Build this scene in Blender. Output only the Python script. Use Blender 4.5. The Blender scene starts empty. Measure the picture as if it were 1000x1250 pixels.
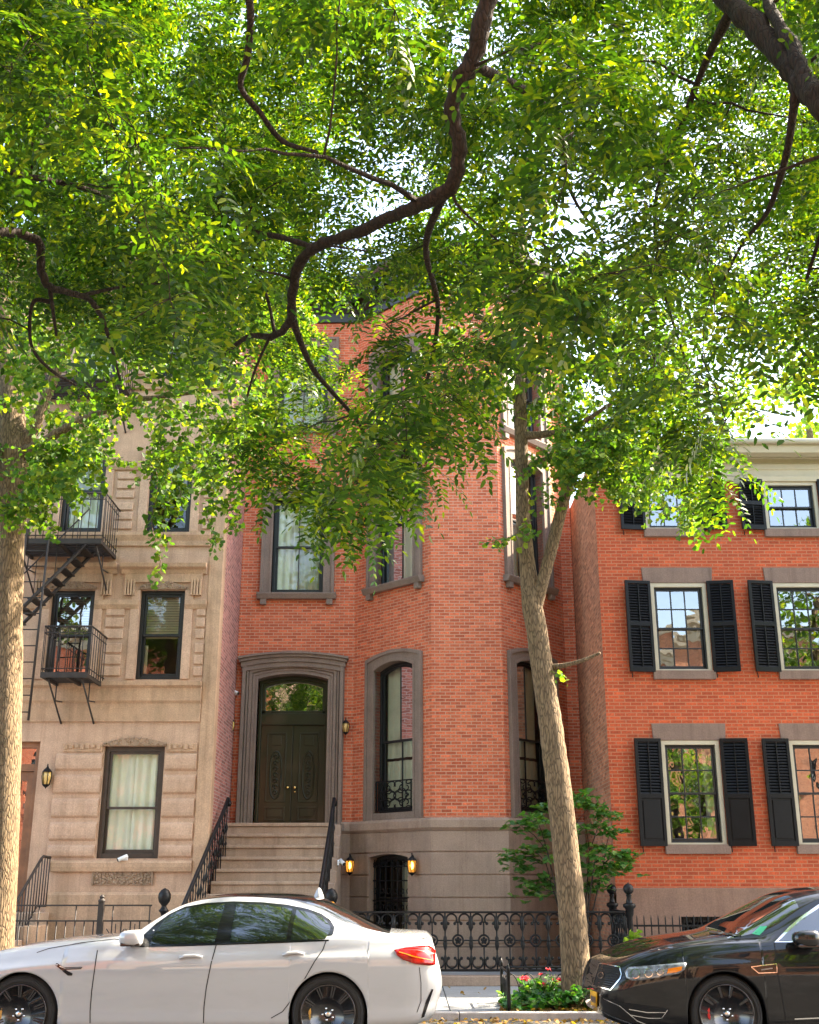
import bpy, bmesh, math, random
import numpy as np
from mathutils import Vector, Matrix
from mathutils.bvhtree import BVHTree

rnd = random.Random(7)
PI = math.pi
FPX = 1386.0
TH = math.atan(455 / FPX)
CT, ST = math.cos(TH), math.sin(TH)
EYE = 1.56
scene = bpy.context.scene
COL = scene.collection
YL, YB, YR = 21.3, 23.8, 20.6        # front planes: stone house, brick house, red row house
YF = 18.8                            # iron fences
YK = 14.9                            # kerb line
GZ = 0.09                            # pavement height


def ray(px, py):
    u = (px - 500) / FPX
    v = (625 - py) / FPX
    return Vector((u, CT - v * ST, ST + v * CT))


def at(px, py, Y):
    r = ray(px, py)
    t = Y / r.y
    return Vector((r.x * t, Y, EYE + r.z * t))


X3, Y3, Z3 = Vector((1, 0, 0)), Vector((0, 1, 0)), Vector((0, 0, 1))


def frame(ax, ay, bx, by):
    """vertical facade frame from A to B (left to right seen from the street): origin, along, outward"""
    a, b = Vector((ax, ay, 0)), Vector((bx, by, 0))
    u = (b - a).normalized()
    return (a, u, Vector((u.y, -u.x, 0)))


def on(fr, px, py):
    r = ray(px, py)
    O, U, N = fr
    c = Vector((0, 0, EYE))
    t = (O - c).dot(N) / r.dot(N)
    p = c + r * t
    return ((p - O).dot(U), p.z)


FL = (Vector((0, YL, 0)), X3, -Y3)
FB = (Vector((0, YB, 0)), X3, -Y3)
FR = (Vector((0, YR, 0)), X3, -Y3)


# ------------------------------------------------------------------ mesh builder
class MB:
    def __init__(s, fr=None):
        s.v, s.f, s.m, s.s, s.fr = [], [], [], [], fr

    def P(s, p):
        if s.fr is None:
            return Vector(p)
        O, U, N = s.fr
        return O + U * p[0] + N * p[1] + Z3 * p[2]

    def add(s, vs, fs, mi=0, sm=False):
        b = len(s.v)
        s.v += [s.P(p) for p in vs]
        for f in fs:
            s.f.append([i + b for i in f])
            s.m.append(mi)
            s.s.append(sm)
        return s

    def box(s, u0, u1, d0, d1, z0, z1, mi=0):
        vs = [(u0, d0, z0), (u1, d0, z0), (u1, d1, z0), (u0, d1, z0), (u0, d0, z1), (u1, d0, z1), (u1, d1, z1), (u0, d1, z1)]
        return s.add(vs, [(0, 1, 2, 3), (4, 7, 6, 5), (0, 4, 5, 1), (1, 5, 6, 2), (2, 6, 7, 3), (3, 7, 4, 0)], mi)

    def quad(s, a, b, c, d, mi=0):
        return s.add([a, b, c, d], [(0, 1, 2, 3)], mi)

    def prism(s, poly, d0, d1, mi=0, sm=False):
        """poly in (u,z) extruded from d0 to d1"""
        n = len(poly)
        vs = [(p[0], d0, p[1]) for p in poly] + [(p[0], d1, p[1]) for p in poly]
        fs = [tuple(range(n)), tuple(range(2 * n - 1, n - 1, -1))]
        fs += [(i, n + i, n + (i + 1) % n, (i + 1) % n) for i in range(n)]
        return s.add(vs, fs, mi, sm)

    def sweep_u(s, prof, u0, u1, mi=0):
        """prof in (d,z) extruded along u"""
        n = len(prof)
        vs = [(u0, p[0], p[1]) for p in prof] + [(u1, p[0], p[1]) for p in prof]
        fs = [tuple(range(n)), tuple(range(2 * n - 1, n - 1, -1))]
        fs += [(i, n + i, n + (i + 1) % n, (i + 1) % n) for i in range(n)]
        return s.add(vs, fs, mi)

    def ring(s, outer, inner, d0, d1, mi=0):
        """frame between two open (u,z) outlines of equal length, from depth d0 to d1 (front)"""
        n = len(outer)
        vs = [(p[0], d1, p[1]) for p in outer] + [(p[0], d1, p[1]) for p in inner]
        vs += [(p[0], d0, p[1]) for p in outer] + [(p[0], d0, p[1]) for p in inner]
        fs = []
        for i in range(n - 1):
            j = i + 1
            fs += [(i, j, n + j, n + i), (2 * n + i, 2 * n + j, j, i), (n + i, n + j, 3 * n + j, 3 * n + i), (3 * n + i, 3 * n + j, 2 * n + j, 2 * n + i)]
        for i in (0, n - 1):
            fs.append((i, n + i, 3 * n + i, 2 * n + i))
        return s.add(vs, fs, mi)

    def tube(s, pts, r, n=8, mi=0, cap=True, sm=True):
        pts = [Vector(p) for p in pts]
        k = len(pts)
        rs = r if isinstance(r, (list, tuple)) else [r] * k
        vs, fs = [], []
        up = None
        for i, p in enumerate(pts):
            t = (pts[min(i + 1, k - 1)] - pts[max(i - 1, 0)])
            if t.length < 1e-9:
                t = Vector((0, 0, 1))
            t.normalize()
            if up is None:
                up = Vector((0, 0, 1)) if abs(t.z) < .9 else Vector((1, 0, 0))
            a = t.cross(up)
            if a.length < 1e-6:
                a = t.cross(Vector((0.3, 1, 0.2)))
            a.normalize()
            b = a.cross(t).normalized()
            up = b
            for q in range(n):
                w = 2 * PI * q / n
                vs.append(p + (a * math.cos(w) + b * math.sin(w)) * rs[i])
        for i in range(k - 1):
            for q in range(n):
                q2 = (q + 1) % n
                fs.append((i * n + q, i * n + q2, (i + 1) * n + q2, (i + 1) * n + q))
        s.add(vs, fs, mi, sm)
        if cap:
            b = len(s.v) - len(vs)
            for r0 in (list(range(n)), [(k - 1) * n + q for q in range(n)][::-1]):
                s.f.append([b + x for x in r0]); s.m.append(mi); s.s.append(False)
        return s

    def lathe(s, prof, c, n=16, axis='z', mi=0, sm=True):
        """prof: (r,h) pairs; axis z, y (outwards to -y) or x"""
        vs, fs = [], []
        for r, h in prof:
            for q in range(n):
                w = 2 * PI * q / n
                a, b = r * math.cos(w), r * math.sin(w)
                if axis == 'z':
                    vs.append((c[0] + a, c[1] + b, c[2] + h))
                elif axis == 'y':
                    vs.append((c[0] + a, c[1] + h, c[2] + b))
                else:
                    vs.append((c[0] + h, c[1] + a, c[2] + b))
        for i in range(len(prof) - 1):
            for q in range(n):
                q2 = (q + 1) % n
                fs.append((i * n + q, i * n + q2, (i + 1) * n + q2, (i + 1) * n + q))
        k = len(prof)
        if prof[0][0] > 1e-4:
            fs.append(tuple(range(n)))
        if prof[-1][0] > 1e-4:
            fs.append(tuple((k - 1) * n + q for q in range(n - 1, -1, -1)))
        return s.add(vs, fs, mi, sm)

    def ball(s, c, r, mi=0, n=12):
        m = n // 2
        return s.lathe([(max(1e-5, r * math.sin(PI * i / m)), -r * math.cos(PI * i / m)) for i in range(m + 1)], c, n, 'z', mi)

    def torus(s, c, R, r, n=18, k=7, axis='d', mi=0, a0=0, a1=2 * PI):
        full = abs(a1 - a0 - 2 * PI) < 1e-6
        pts = []
        for i in range(n + (0 if full else 1)):
            w = a0 + (a1 - a0) * i / n
            pts.append((c[0] + R * math.cos(w), c[1], c[2] + R * math.sin(w)))
        if full:
            pts += pts[:1]
        return s.tube(pts, r, k, mi, cap=not full)

    def build(s, name, mats, parent=None, loc=None, bevel=0, label=None, weld=False):
        me = bpy.data.meshes.new(name)
        o = bpy.data.objects.new(name, me)
        COL.objects.link(o)
        if parent is not None:
            r = parent
            while r.parent is not None:
                r = r.parent
            base = Vector(r.location)
            o.parent = parent
        else:
            base = Vector(loc) if loc is not None else Vector((0, 0, 0))
            o.location = base
        me.from_pydata([p - base for p in s.v], [], s.f)
        if not isinstance(mats, (list, tuple)):
            mats = [mats]
        for m in mats:
            me.materials.append(m)
        me.polygons.foreach_set('material_index', s.m)
        me.polygons.foreach_set('use_smooth', s.s)
        bm = bmesh.new()
        bm.from_mesh(me)
        if weld:
            bmesh.ops.remove_doubles(bm, verts=bm.verts, dist=1e-5)
        bmesh.ops.recalc_face_normals(bm, faces=bm.faces)
        uvl = bm.loops.layers.uv.new('uv')
        for f in bm.faces:
            n = f.normal
            if abs(n.z) > .75 or (n.x == 0 and n.y == 0):
                for l in f.loops:
                    l[uvl].uv = (l.vert.co.x + base.x, l.vert.co.y + base.y)
            else:
                t = Vector((-n.y, n.x))
                t.normalize()
                if t.x < -.2 or (abs(t.x) <= .2 and t.y < 0):
                    t = -t
                for l in f.loops:
                    l[uvl].uv = (t.x * (l.vert.co.x + base.x) + t.y * (l.vert.co.y + base.y), l.vert.co.z + base.z)
        bm.to_mesh(me)
        bm.free()
        if bevel:
            md = o.modifiers.new('bevel', 'BEVEL')
            md.width = bevel
            md.segments = 2
            md.limit_method = 'ANGLE'
            md.angle_limit = math.radians(50)
        if label:
            o['label'] = label
        return o


def tag(o, label=None, cat=None, group=None, kind=None):
    if label: o['label'] = label
    if cat: o['category'] = cat
    if group: o['group'] = group
    if kind: o['kind'] = kind
    return o


def thing(name, loc, label, cat, group=None):
    o = bpy.data.objects.new(name, None)
    o.empty_display_size = .2
    COL.objects.link(o)
    o.location = loc
    return tag(o, label, cat, group)


# ------------------------------------------------------------------ materials
def new_mat(name):
    m = bpy.data.materials.new(name)
    m.use_nodes = True
    nt = m.node_tree
    b = nt.nodes['Principled BSDF']
    return m, nt, b


def lk(nt, a, b):
    nt.links.new(a, b)


def nd(nt, t, **kw):
    n = nt.nodes.new(t)
    for k, v in kw.items():
        if k in n.inputs.keys():
            n.inputs[k].default_value = v
        else:
            setattr(n, k, v)
    return n


def c4(c):
    return (c[0], c[1], c[2], 1)


def ramp(nt, fac, stops):
    r = nt.nodes.new('ShaderNodeValToRGB')
    while len(r.color_ramp.elements) < len(stops):
        r.color_ramp.elements.new(.5)
    for e, (p, c) in zip(r.color_ramp.elements, stops):
        e.position = p
        e.color = c4(c) if isinstance(c, tuple) else (c, c, c, 1)
    lk(nt, fac, r.inputs[0])
    return r.outputs[0]


def mixc(nt, a, b, fac, mode='MIX'):
    m = nt.nodes.new('ShaderNodeMix')
    m.data_type = 'RGBA'
    m.blend_type = mode
    for sock, v in ((m.inputs[0], fac), (m.inputs[6], a), (m.inputs[7], b)):
        if hasattr(v, 'is_linked') or hasattr(v, 'links'):
            lk(nt, v, sock)
        elif isinstance(v, tuple):
            sock.default_value = c4(v)
        else:
            sock.default_value = v
    return m.outputs[2]


def coords(nt, kind='Object', scale=(1, 1, 1)):
    tc = nt.nodes.new('ShaderNodeTexCoord')
    mp = nt.nodes.new('ShaderNodeMapping')
    mp.inputs['Scale'].default_value = scale
    lk(nt, tc.outputs[kind], mp.inputs[0])
    return mp.outputs[0]


def noise(nt, vec, scale, detail=4, rough=.6):
    n = nt.nodes.new('ShaderNodeTexNoise')
    n.inputs['Scale'].default_value = scale
    n.inputs['Detail'].default_value = detail
    n.inputs['Roughness'].default_value = rough
    if vec is not None:
        lk(nt, vec, n.inputs['Vector'])
    return n.outputs['Fac']


def bump(nt, b, h, strength=.3, dist=.01):
    n = nt.nodes.new('ShaderNodeBump')
    n.inputs['Strength'].default_value = strength
    n.inputs['Distance'].default_value = dist
    lk(nt, h, n.inputs['Height'])
    lk(nt, n.outputs[0], b.inputs['Normal'])


def brick_mat(name, ca, cb, mortar, stain=(.25, .2, .17), stain_amt=.35, w=.2, h=.0635, ms=.008, dark=.7):
    m, nt, b = new_mat(name)
    uv = coords(nt, 'UV')
    bt = nd(nt, 'ShaderNodeTexBrick')
    bt.offset = .5
    bt.inputs['Color1'].default_value = (0, 0, 0, 1)
    bt.inputs['Color2'].default_value = (1, 1, 1, 1)
    bt.inputs['Mortar'].default_value = (.5, .5, .5, 1)
    bt.inputs['Scale'].default_value = 1
    bt.inputs['Brick Width'].default_value = w
    bt.inputs['Row Height'].default_value = h
    bt.inputs['Mortar Size'].default_value = ms
    bt.inputs['Mortar Smooth'].default_value = .15
    bt.inputs['Bias'].default_value = 0
    lk(nt, uv, bt.inputs['Vector'])
    dk = tuple(x * dark for x in ca)
    col = ramp(nt, bt.outputs['Color'], [(0, dk), (.25, ca), (.7, cb), (1, tuple(min(1, x * 1.25) for x in cb))])
    ob = coords(nt, 'Object')
    fine = noise(nt, ob, 28, 3)
    col = mixc(nt, col, ramp(nt, fine, [(.25, .62), (.75, 1.25)]), 1, 'MULTIPLY')
    big = noise(nt, ob, .55, 6, .65)
    col = mixc(nt, col, mixc(nt, col, stain, .55), ramp(nt, big, [(.45, 0.0), (.72, stain_amt)]))
    col = mixc(nt, col, mixc(nt, mortar, tuple(x * .6 for x in mortar), fine), bt.outputs['Fac'])
    # rain streaks
    st = noise(nt, coords(nt, 'Object', (3, 3, .18)), 1.2, 5, .7)
    col = mixc(nt, col, (.82, .8, .8), ramp(nt, st, [(.45, 0.0), (.75, .7)]), 'MULTIPLY')
    lk(nt, col, b.inputs['Base Color'])
    b.inputs['Roughness'].default_value = .85
    inv = nd(nt, 'ShaderNodeMath', operation='SUBTRACT')
    inv.inputs[0].default_value = 1
    lk(nt, bt.outputs['Fac'], inv.inputs[1])
    bump(nt, b, inv.outputs[0], .6, .008)
    return m


def stone_mat(name, c, var=.3, stain=(.12, .09, .07), stain_amt=.5, scale=1.0, rough=.85, bumpd=.006, streak=.6):
    m, nt, b = new_mat(name)
    ob = coords(nt, 'Object')
    n1 = noise(nt, ob, 2.2 * scale, 6, .65)
    n2 = noise(nt, ob, 45 * scale, 3)
    lo, hi = tuple(x * (1 - var) for x in c), tuple(min(1, x * (1 + var)) for x in c)
    col = ramp(nt, n1, [(.3, lo), (.7, hi)])
    col = mixc(nt, col, ramp(nt, n2, [(.25, .75), (.75, 1.15)]), 1, 'MULTIPLY')
    n3 = noise(nt, coords(nt, 'Object', (1.6, 1.6, .35)), 1.1, 7, .7)
    col = mixc(nt, col, stain, ramp(nt, n3, [(.5, 0.0), (.78, stain_amt)]))
    st = noise(nt, coords(nt, 'Object', (7, 7, .25)), 1.0, 5, .7)
    col = mixc(nt, col, (.55, .5, .46), ramp(nt, st, [(.5, 0.0), (.75, streak)]), 'MULTIPLY')
    lk(nt, col, b.inputs['Base Color'])
    b.inputs['Roughness'].default_value = rough
    bump(nt, b, n2, .4, bumpd)
    return m


def plain(name, c, rough=.5, metal=0, var=.12, nscale=6, coat=0, spec=.5, bumpd=0):
    m, nt, b = new_mat(name)
    n = noise(nt, coords(nt, 'Object'), nscale, 5)
    col = ramp(nt, n, [(.3, tuple(x * (1 - var) for x in c)), (.7, tuple(min(1, x * (1 + var)) for x in c))])
    lk(nt, col, b.inputs['Base Color'])
    b.inputs['Roughness'].default_value = rough
    b.inputs['Metallic'].default_value = metal
    b.inputs['Coat Weight'].default_value = coat
    b.inputs['Coat Roughness'].default_value = .03
    b.inputs['Specular IOR Level'].default_value = spec
    if bumpd:
        bump(nt, b, n, .5, bumpd)
    return m


def glass_mat(name, tint=(.75, .8, .76), base=.1, wob=.25):
    m, nt, b = new_mat(name)
    nt.nodes.remove(b)
    out = nt.nodes['Material Output']
    tr = nd(nt, 'ShaderNodeBsdfTransparent')
    tr.inputs[0].default_value = c4(tint)
    gl = nd(nt, 'ShaderNodeBsdfGlossy')
    gl.inputs['Roughness'].default_value = .015
    gl.inputs[0].default_value = (.95, .97, 1, 1)
    fr = nd(nt, 'ShaderNodeFresnel')
    fr.inputs[0].default_value = 1.5
    ad = nd(nt, 'ShaderNodeMath', operation='ADD')
    ad.inputs[1].default_value = base
    ad.use_clamp = True
    lk(nt, fr.outputs[0], ad.inputs[0])
    n = noise(nt, coords(nt, 'Object'), 2.2, 2)
    bp = nd(nt, 'ShaderNodeBump')
    bp.inputs['Strength'].default_value = wob
    bp.inputs['Distance'].default_value = .01
    lk(nt, n, bp.inputs['Height'])
    lk(nt, bp.outputs[0], gl.inputs['Normal'])
    mx = nd(nt, 'ShaderNodeMixShader')
    lk(nt, ad.outputs[0], mx.inputs[0])
    lk(nt, tr.outputs[0], mx.inputs[1])
    lk(nt, gl.outputs[0], mx.inputs[2])
    lk(nt, mx.outputs[0], out.inputs[0])
    return m


def leaf_mat(name, cols, trans=.5, rough=.45, tcol=None, gloss=.35):
    """cols: list of colours picked per leaf; light passes through the blade"""
    m, nt, b = new_mat(name)
    out = nt.nodes['Material Output']
    g = nd(nt, 'ShaderNodeNewGeometry')
    k = len(cols)
    col = ramp(nt, g.outputs['Random Per Island'], [(i / max(1, k - 1), c) for i, c in enumerate(cols)])
    lk(nt, col, b.inputs['Base Color'])
    b.inputs['Roughness'].default_value = rough
    b.inputs['Specular IOR Level'].default_value = gloss
    tl = nd(nt, 'ShaderNodeBsdfTranslucent')
    tc = mixc(nt, col, tcol or (1.0, 1.25, .25), 1.0, 'MULTIPLY')
    sc = mixc(nt, tc, (2.2, 2.2, 2.2), 1.0, 'MULTIPLY')
    lk(nt, sc, tl.inputs[0])
    mx = nd(nt, 'ShaderNodeMixShader')
    mx.inputs[0].default_value = trans
    lk(nt, b.outputs[0], mx.inputs[1])
    lk(nt, tl.outputs[0], mx.inputs[2])
    lk(nt, mx.outputs[0], out.inputs[0])
    return m


def bark_mat(name, c1, c2, sc=1.0, depth=.02):
    m, nt, b = new_mat(name)
    v = coords(nt, 'Object', (1, 1, .2))
    n1 = noise(nt, v, 30 * sc, 5, .7)
    vo = nd(nt, 'ShaderNodeTexVoronoi')
    vo.feature = 'DISTANCE_TO_EDGE'
    vo.inputs['Scale'].default_value = 22 * sc
    wv = nd(nt, 'ShaderNodeVectorMath', operation='ADD')
    nz = nd(nt, 'ShaderNodeTexNoise')
    nz.inputs['Scale'].default_value = 7 * sc
    lk(nt, v, nz.inputs['Vector'])
    sc_ = nd(nt, 'ShaderNodeVectorMath', operation='SCALE')
    sc_.inputs['Scale'].default_value = .12 / sc
    lk(nt, nz.outputs['Color'], sc_.inputs[0])
    lk(nt, v, wv.inputs[0]); lk(nt, sc_.outputs[0], wv.inputs[1])
    lk(nt, wv.outputs[0], vo.inputs['Vector'])
    crack = ramp(nt, vo.outputs['Distance'], [(0, .25), (.2, 1.0)])
    col = ramp(nt, n1, [(.3, c1), (.7, c2)])
    col = mixc(nt, col, crack, .85, 'MULTIPLY')
    big = noise(nt, coords(nt, 'Object'), 2.5, 4)
    col = mixc(nt, col, (.6, .62, .5), ramp(nt, big, [(.45, 0.0), (.7, .5)]), 'MULTIPLY')
    lk(nt, col, b.inputs['Base Color'])
    b.inputs['Roughness'].default_value = .9
    h = mixc(nt, crack, n1, .4)
    bump(nt, b, h, .9, depth)
    return m


M = {}
M['brick'] = brick_mat('brick_orange', (.57, .114, .046), (.67, .156, .066), (.7, .38, .25), stain=(.42, .13, .07), stain_amt=.5, dark=.8)
M['brick_red'] = brick_mat('brick_painted_red', (.47, .07, .021), (.55, .09, .028), (.6, .23, .12), stain=(.34, .085, .04), stain_amt=.6, ms=.008, dark=.86)
M['brick_pink'] = brick_mat('brick_pink_party_wall', (.36, .11, .08), (.48, .17, .13), (.56, .4, .36), stain_amt=.3)
M['brick_brown'] = brick_mat('brick_brown_party_wall', (.42, .145, .07), (.54, .215, .11), (.46, .28, .18), stain_amt=.5, dark=.7)
M['tan'] = stone_mat('tan_sandstone', (.55, .355, .245), .17, (.36, .21, .12), .6)
M['tan_trim'] = stone_mat('tan_sandstone_trim', (.52, .33, .21), .18, (.2, .14, .08), .8)
M['tan_dark'] = stone_mat('weathered_carved_stone', (.33, .22, .145), .3, (.14, .09, .06), .6)
M['brown'] = stone_mat('brownstone_trim', (.235, .175, .14), .15, (.09, .06, .05), .4, streak=.25)
M['base'] = stone_mat('brownstone_base', (.38, .265, .195), .14, (.14, .1, .08), .45)
M['step'] = stone_mat('brownstone_step', (.45, .315, .225), .15, (.15, .11, .08), .45)
M['red_base'] = stone_mat('reddish_base_stone', (.29, .165, .115), .15, (.12, .08, .06), .4)
M['lintel'] = stone_mat('greybrown_lintel', (.24, .155, .12), .12, (.12, .08, .06), .3)
M['slate'] = stone_mat('bluestone', (.3, .31, .31), .15, (.16, .15, .13), .4)
M['iron'] = plain('black_iron', (.006, .006, .0068), .45, 0, .3, 14, spec=.3)
M['iron_brown'] = plain('rusty_brown_iron', (.022, .015, .012), .6, 0, .5, 9)
M['frame_black'] = plain('black_window_paint', (.008, .009, .01), .4, 0, .2, 8)
M['frame_brown'] = plain('dark_brown_window_paint', (.045, .03, .02), .45, 0, .25, 8)
M['shutter'] = plain('black_shutter_paint', (.0045, .005, .006), .42, 0, .3, 6, bumpd=.002, spec=.22)
M['cream'] = plain('cream_paint', (.52, .45, .33), .55, 0, .08, 4)
M['door'] = plain('olive_door_paint', (.013, .0175, .0065), .34, 0, .15, 5, coat=.2, spec=.35)
M['wood'] = plain('orange_wood', (.2, .085, .035), .4, 0, .35, 3, coat=.3)
M['brass'] = plain('brass', (.8, .55, .2), .25, 1, .05)
M['curtain'] = plain('cream_curtain', (.84, .8, .68), .9, 0, .06, 3)
M['curtain_g'] = plain('greenish_curtain', (.6, .64, .5), .9, 0, .08, 3)
M['blind'] = plain('beige_blind', (.66, .58, .45), .8, 0, .06, 3)
M['dark'] = plain('dark_interior', (.02, .018, .015), .9)
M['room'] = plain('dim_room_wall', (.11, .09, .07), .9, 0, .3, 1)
M['glass'] = glass_mat('window_glass', (.92, .94, .9), base=.03)
M['glass_r'] = glass_mat('old_reflective_window_glass', (.6, .6, .58), .24, .35)
M['white'] = plain('white_plastic', (.75, .75, .74), .4)
M['roof'] = plain('tar_roof', (.05, .05, .05), .9)


def glow(name, c, s):
    m, nt, b = new_mat(name)
    b.inputs['Base Color'].default_value = c4(c)
    b.inputs['Emission Color'].default_value = c4(c)
    b.inputs['Emission Strength'].default_value = s
    return m


M['bulb'] = glow('lit_bulb', (1, .5, .12), 2.2)
M['amber'] = plain('amber_glass', (.75, .5, .18), .15)
m, nt, b = new_mat('lantern_glass')
b.inputs['Base Color'].default_value = (.95, .75, .4, 1)
b.inputs['Transmission Weight'].default_value = 1
b.inputs['Roughness'].default_value = .1
b.inputs['IOR'].default_value = 1.1
b.inputs['Emission Color'].default_value = (1, .42, .06, 1)
b.inputs['Emission Strength'].default_value = .07
M['lglass'] = m
# ------------------------------------------------------------------ facade helpers
def arch(u0, u1, z0, z1, rise, ins=0, n=12):
    a, b, t = u0 + ins, u1 - ins, z1 - ins
    if rise <= 0:
        return [(a, z0), (a, t), (b, t), (b, z0)]
    pts = [(a, z0)]
    for i in range(n + 1):
        s = i / n
        pts.append((a + (b - a) * s, t - rise * (2 * s - 1) ** 2))
    return pts + [(b, z0)]


def wall(mb, u0, u1, z0, z1, holes=(), d=0, rev=.22, mi=0):
    us = sorted({u0, u1, *[min(max(h[i], u0), u1) for h in holes for i in (0, 1)]})
    zs = sorted({z0, z1, *[min(max(h[i], z0), z1) for h in holes for i in (2, 3)]})
    for a, b in zip(us, us[1:]):
        for c, e in zip(zs, zs[1:]):
            mu, mz = (a + b) / 2, (c + e) / 2
            if any(h[0] < mu < h[1] and h[2] < mz < h[3] for h in holes):
                continue
            mb.quad((a, d, c), (b, d, c), (b, d, e), (a, d, e), mi)
    for h in holes:
        a, b, c, e = h
        k = d - rev
        mb.quad((a, d, c), (a, k, c), (a, k, e), (a, d, e), mi)
        mb.quad((b, d, c), (b, d, e), (b, k, e), (b, k, c), mi)
        mb.quad((a, d, e), (a, k, e), (b, k, e), (b, d, e), mi)
        mb.quad((a, d, c), (b, d, c), (b, k, c), (a, k, c), mi)


def offset_path(path, d):
    out = []
    n = len(path)
    for i in range(n):
        p = Vector(path[i])
        ns = []
        for j in (i - 1, i):
            if 0 <= j < n - 1:
                t = (Vector(path[j + 1]) - Vector(path[j])).normalized()
                ns.append(Vector((t.y, -t.x)))
        m = ns[0] if len(ns) == 1 else (ns[0] + ns[1]).normalized()
        k = 1 / max(.3, m.dot(ns[0]))
        out.append(p + m * d * k)
    return out


def path_sweep(mb, path, prof, mi=0):
    """prof (d,z) closed, carried along a mitred plan path"""
    n, k = len(path), len(prof)
    vs = []
    for d, z in prof:
        for p in offset_path(path, d):
            vs.append((p.x, p.y, z))
    fs = []
    for j in range(k):
        j2 = (j + 1) % k
        for i in range(n - 1):
            fs.append((j * n + i, j * n + i + 1, j2 * n + i + 1, j2 * n + i))
    fs.append(tuple(j * n for j in range(k)))
    fs.append(tuple(j * n + n - 1 for j in range(k - 1, -1, -1)))
    mb.add(vs, fs, mi)


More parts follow.
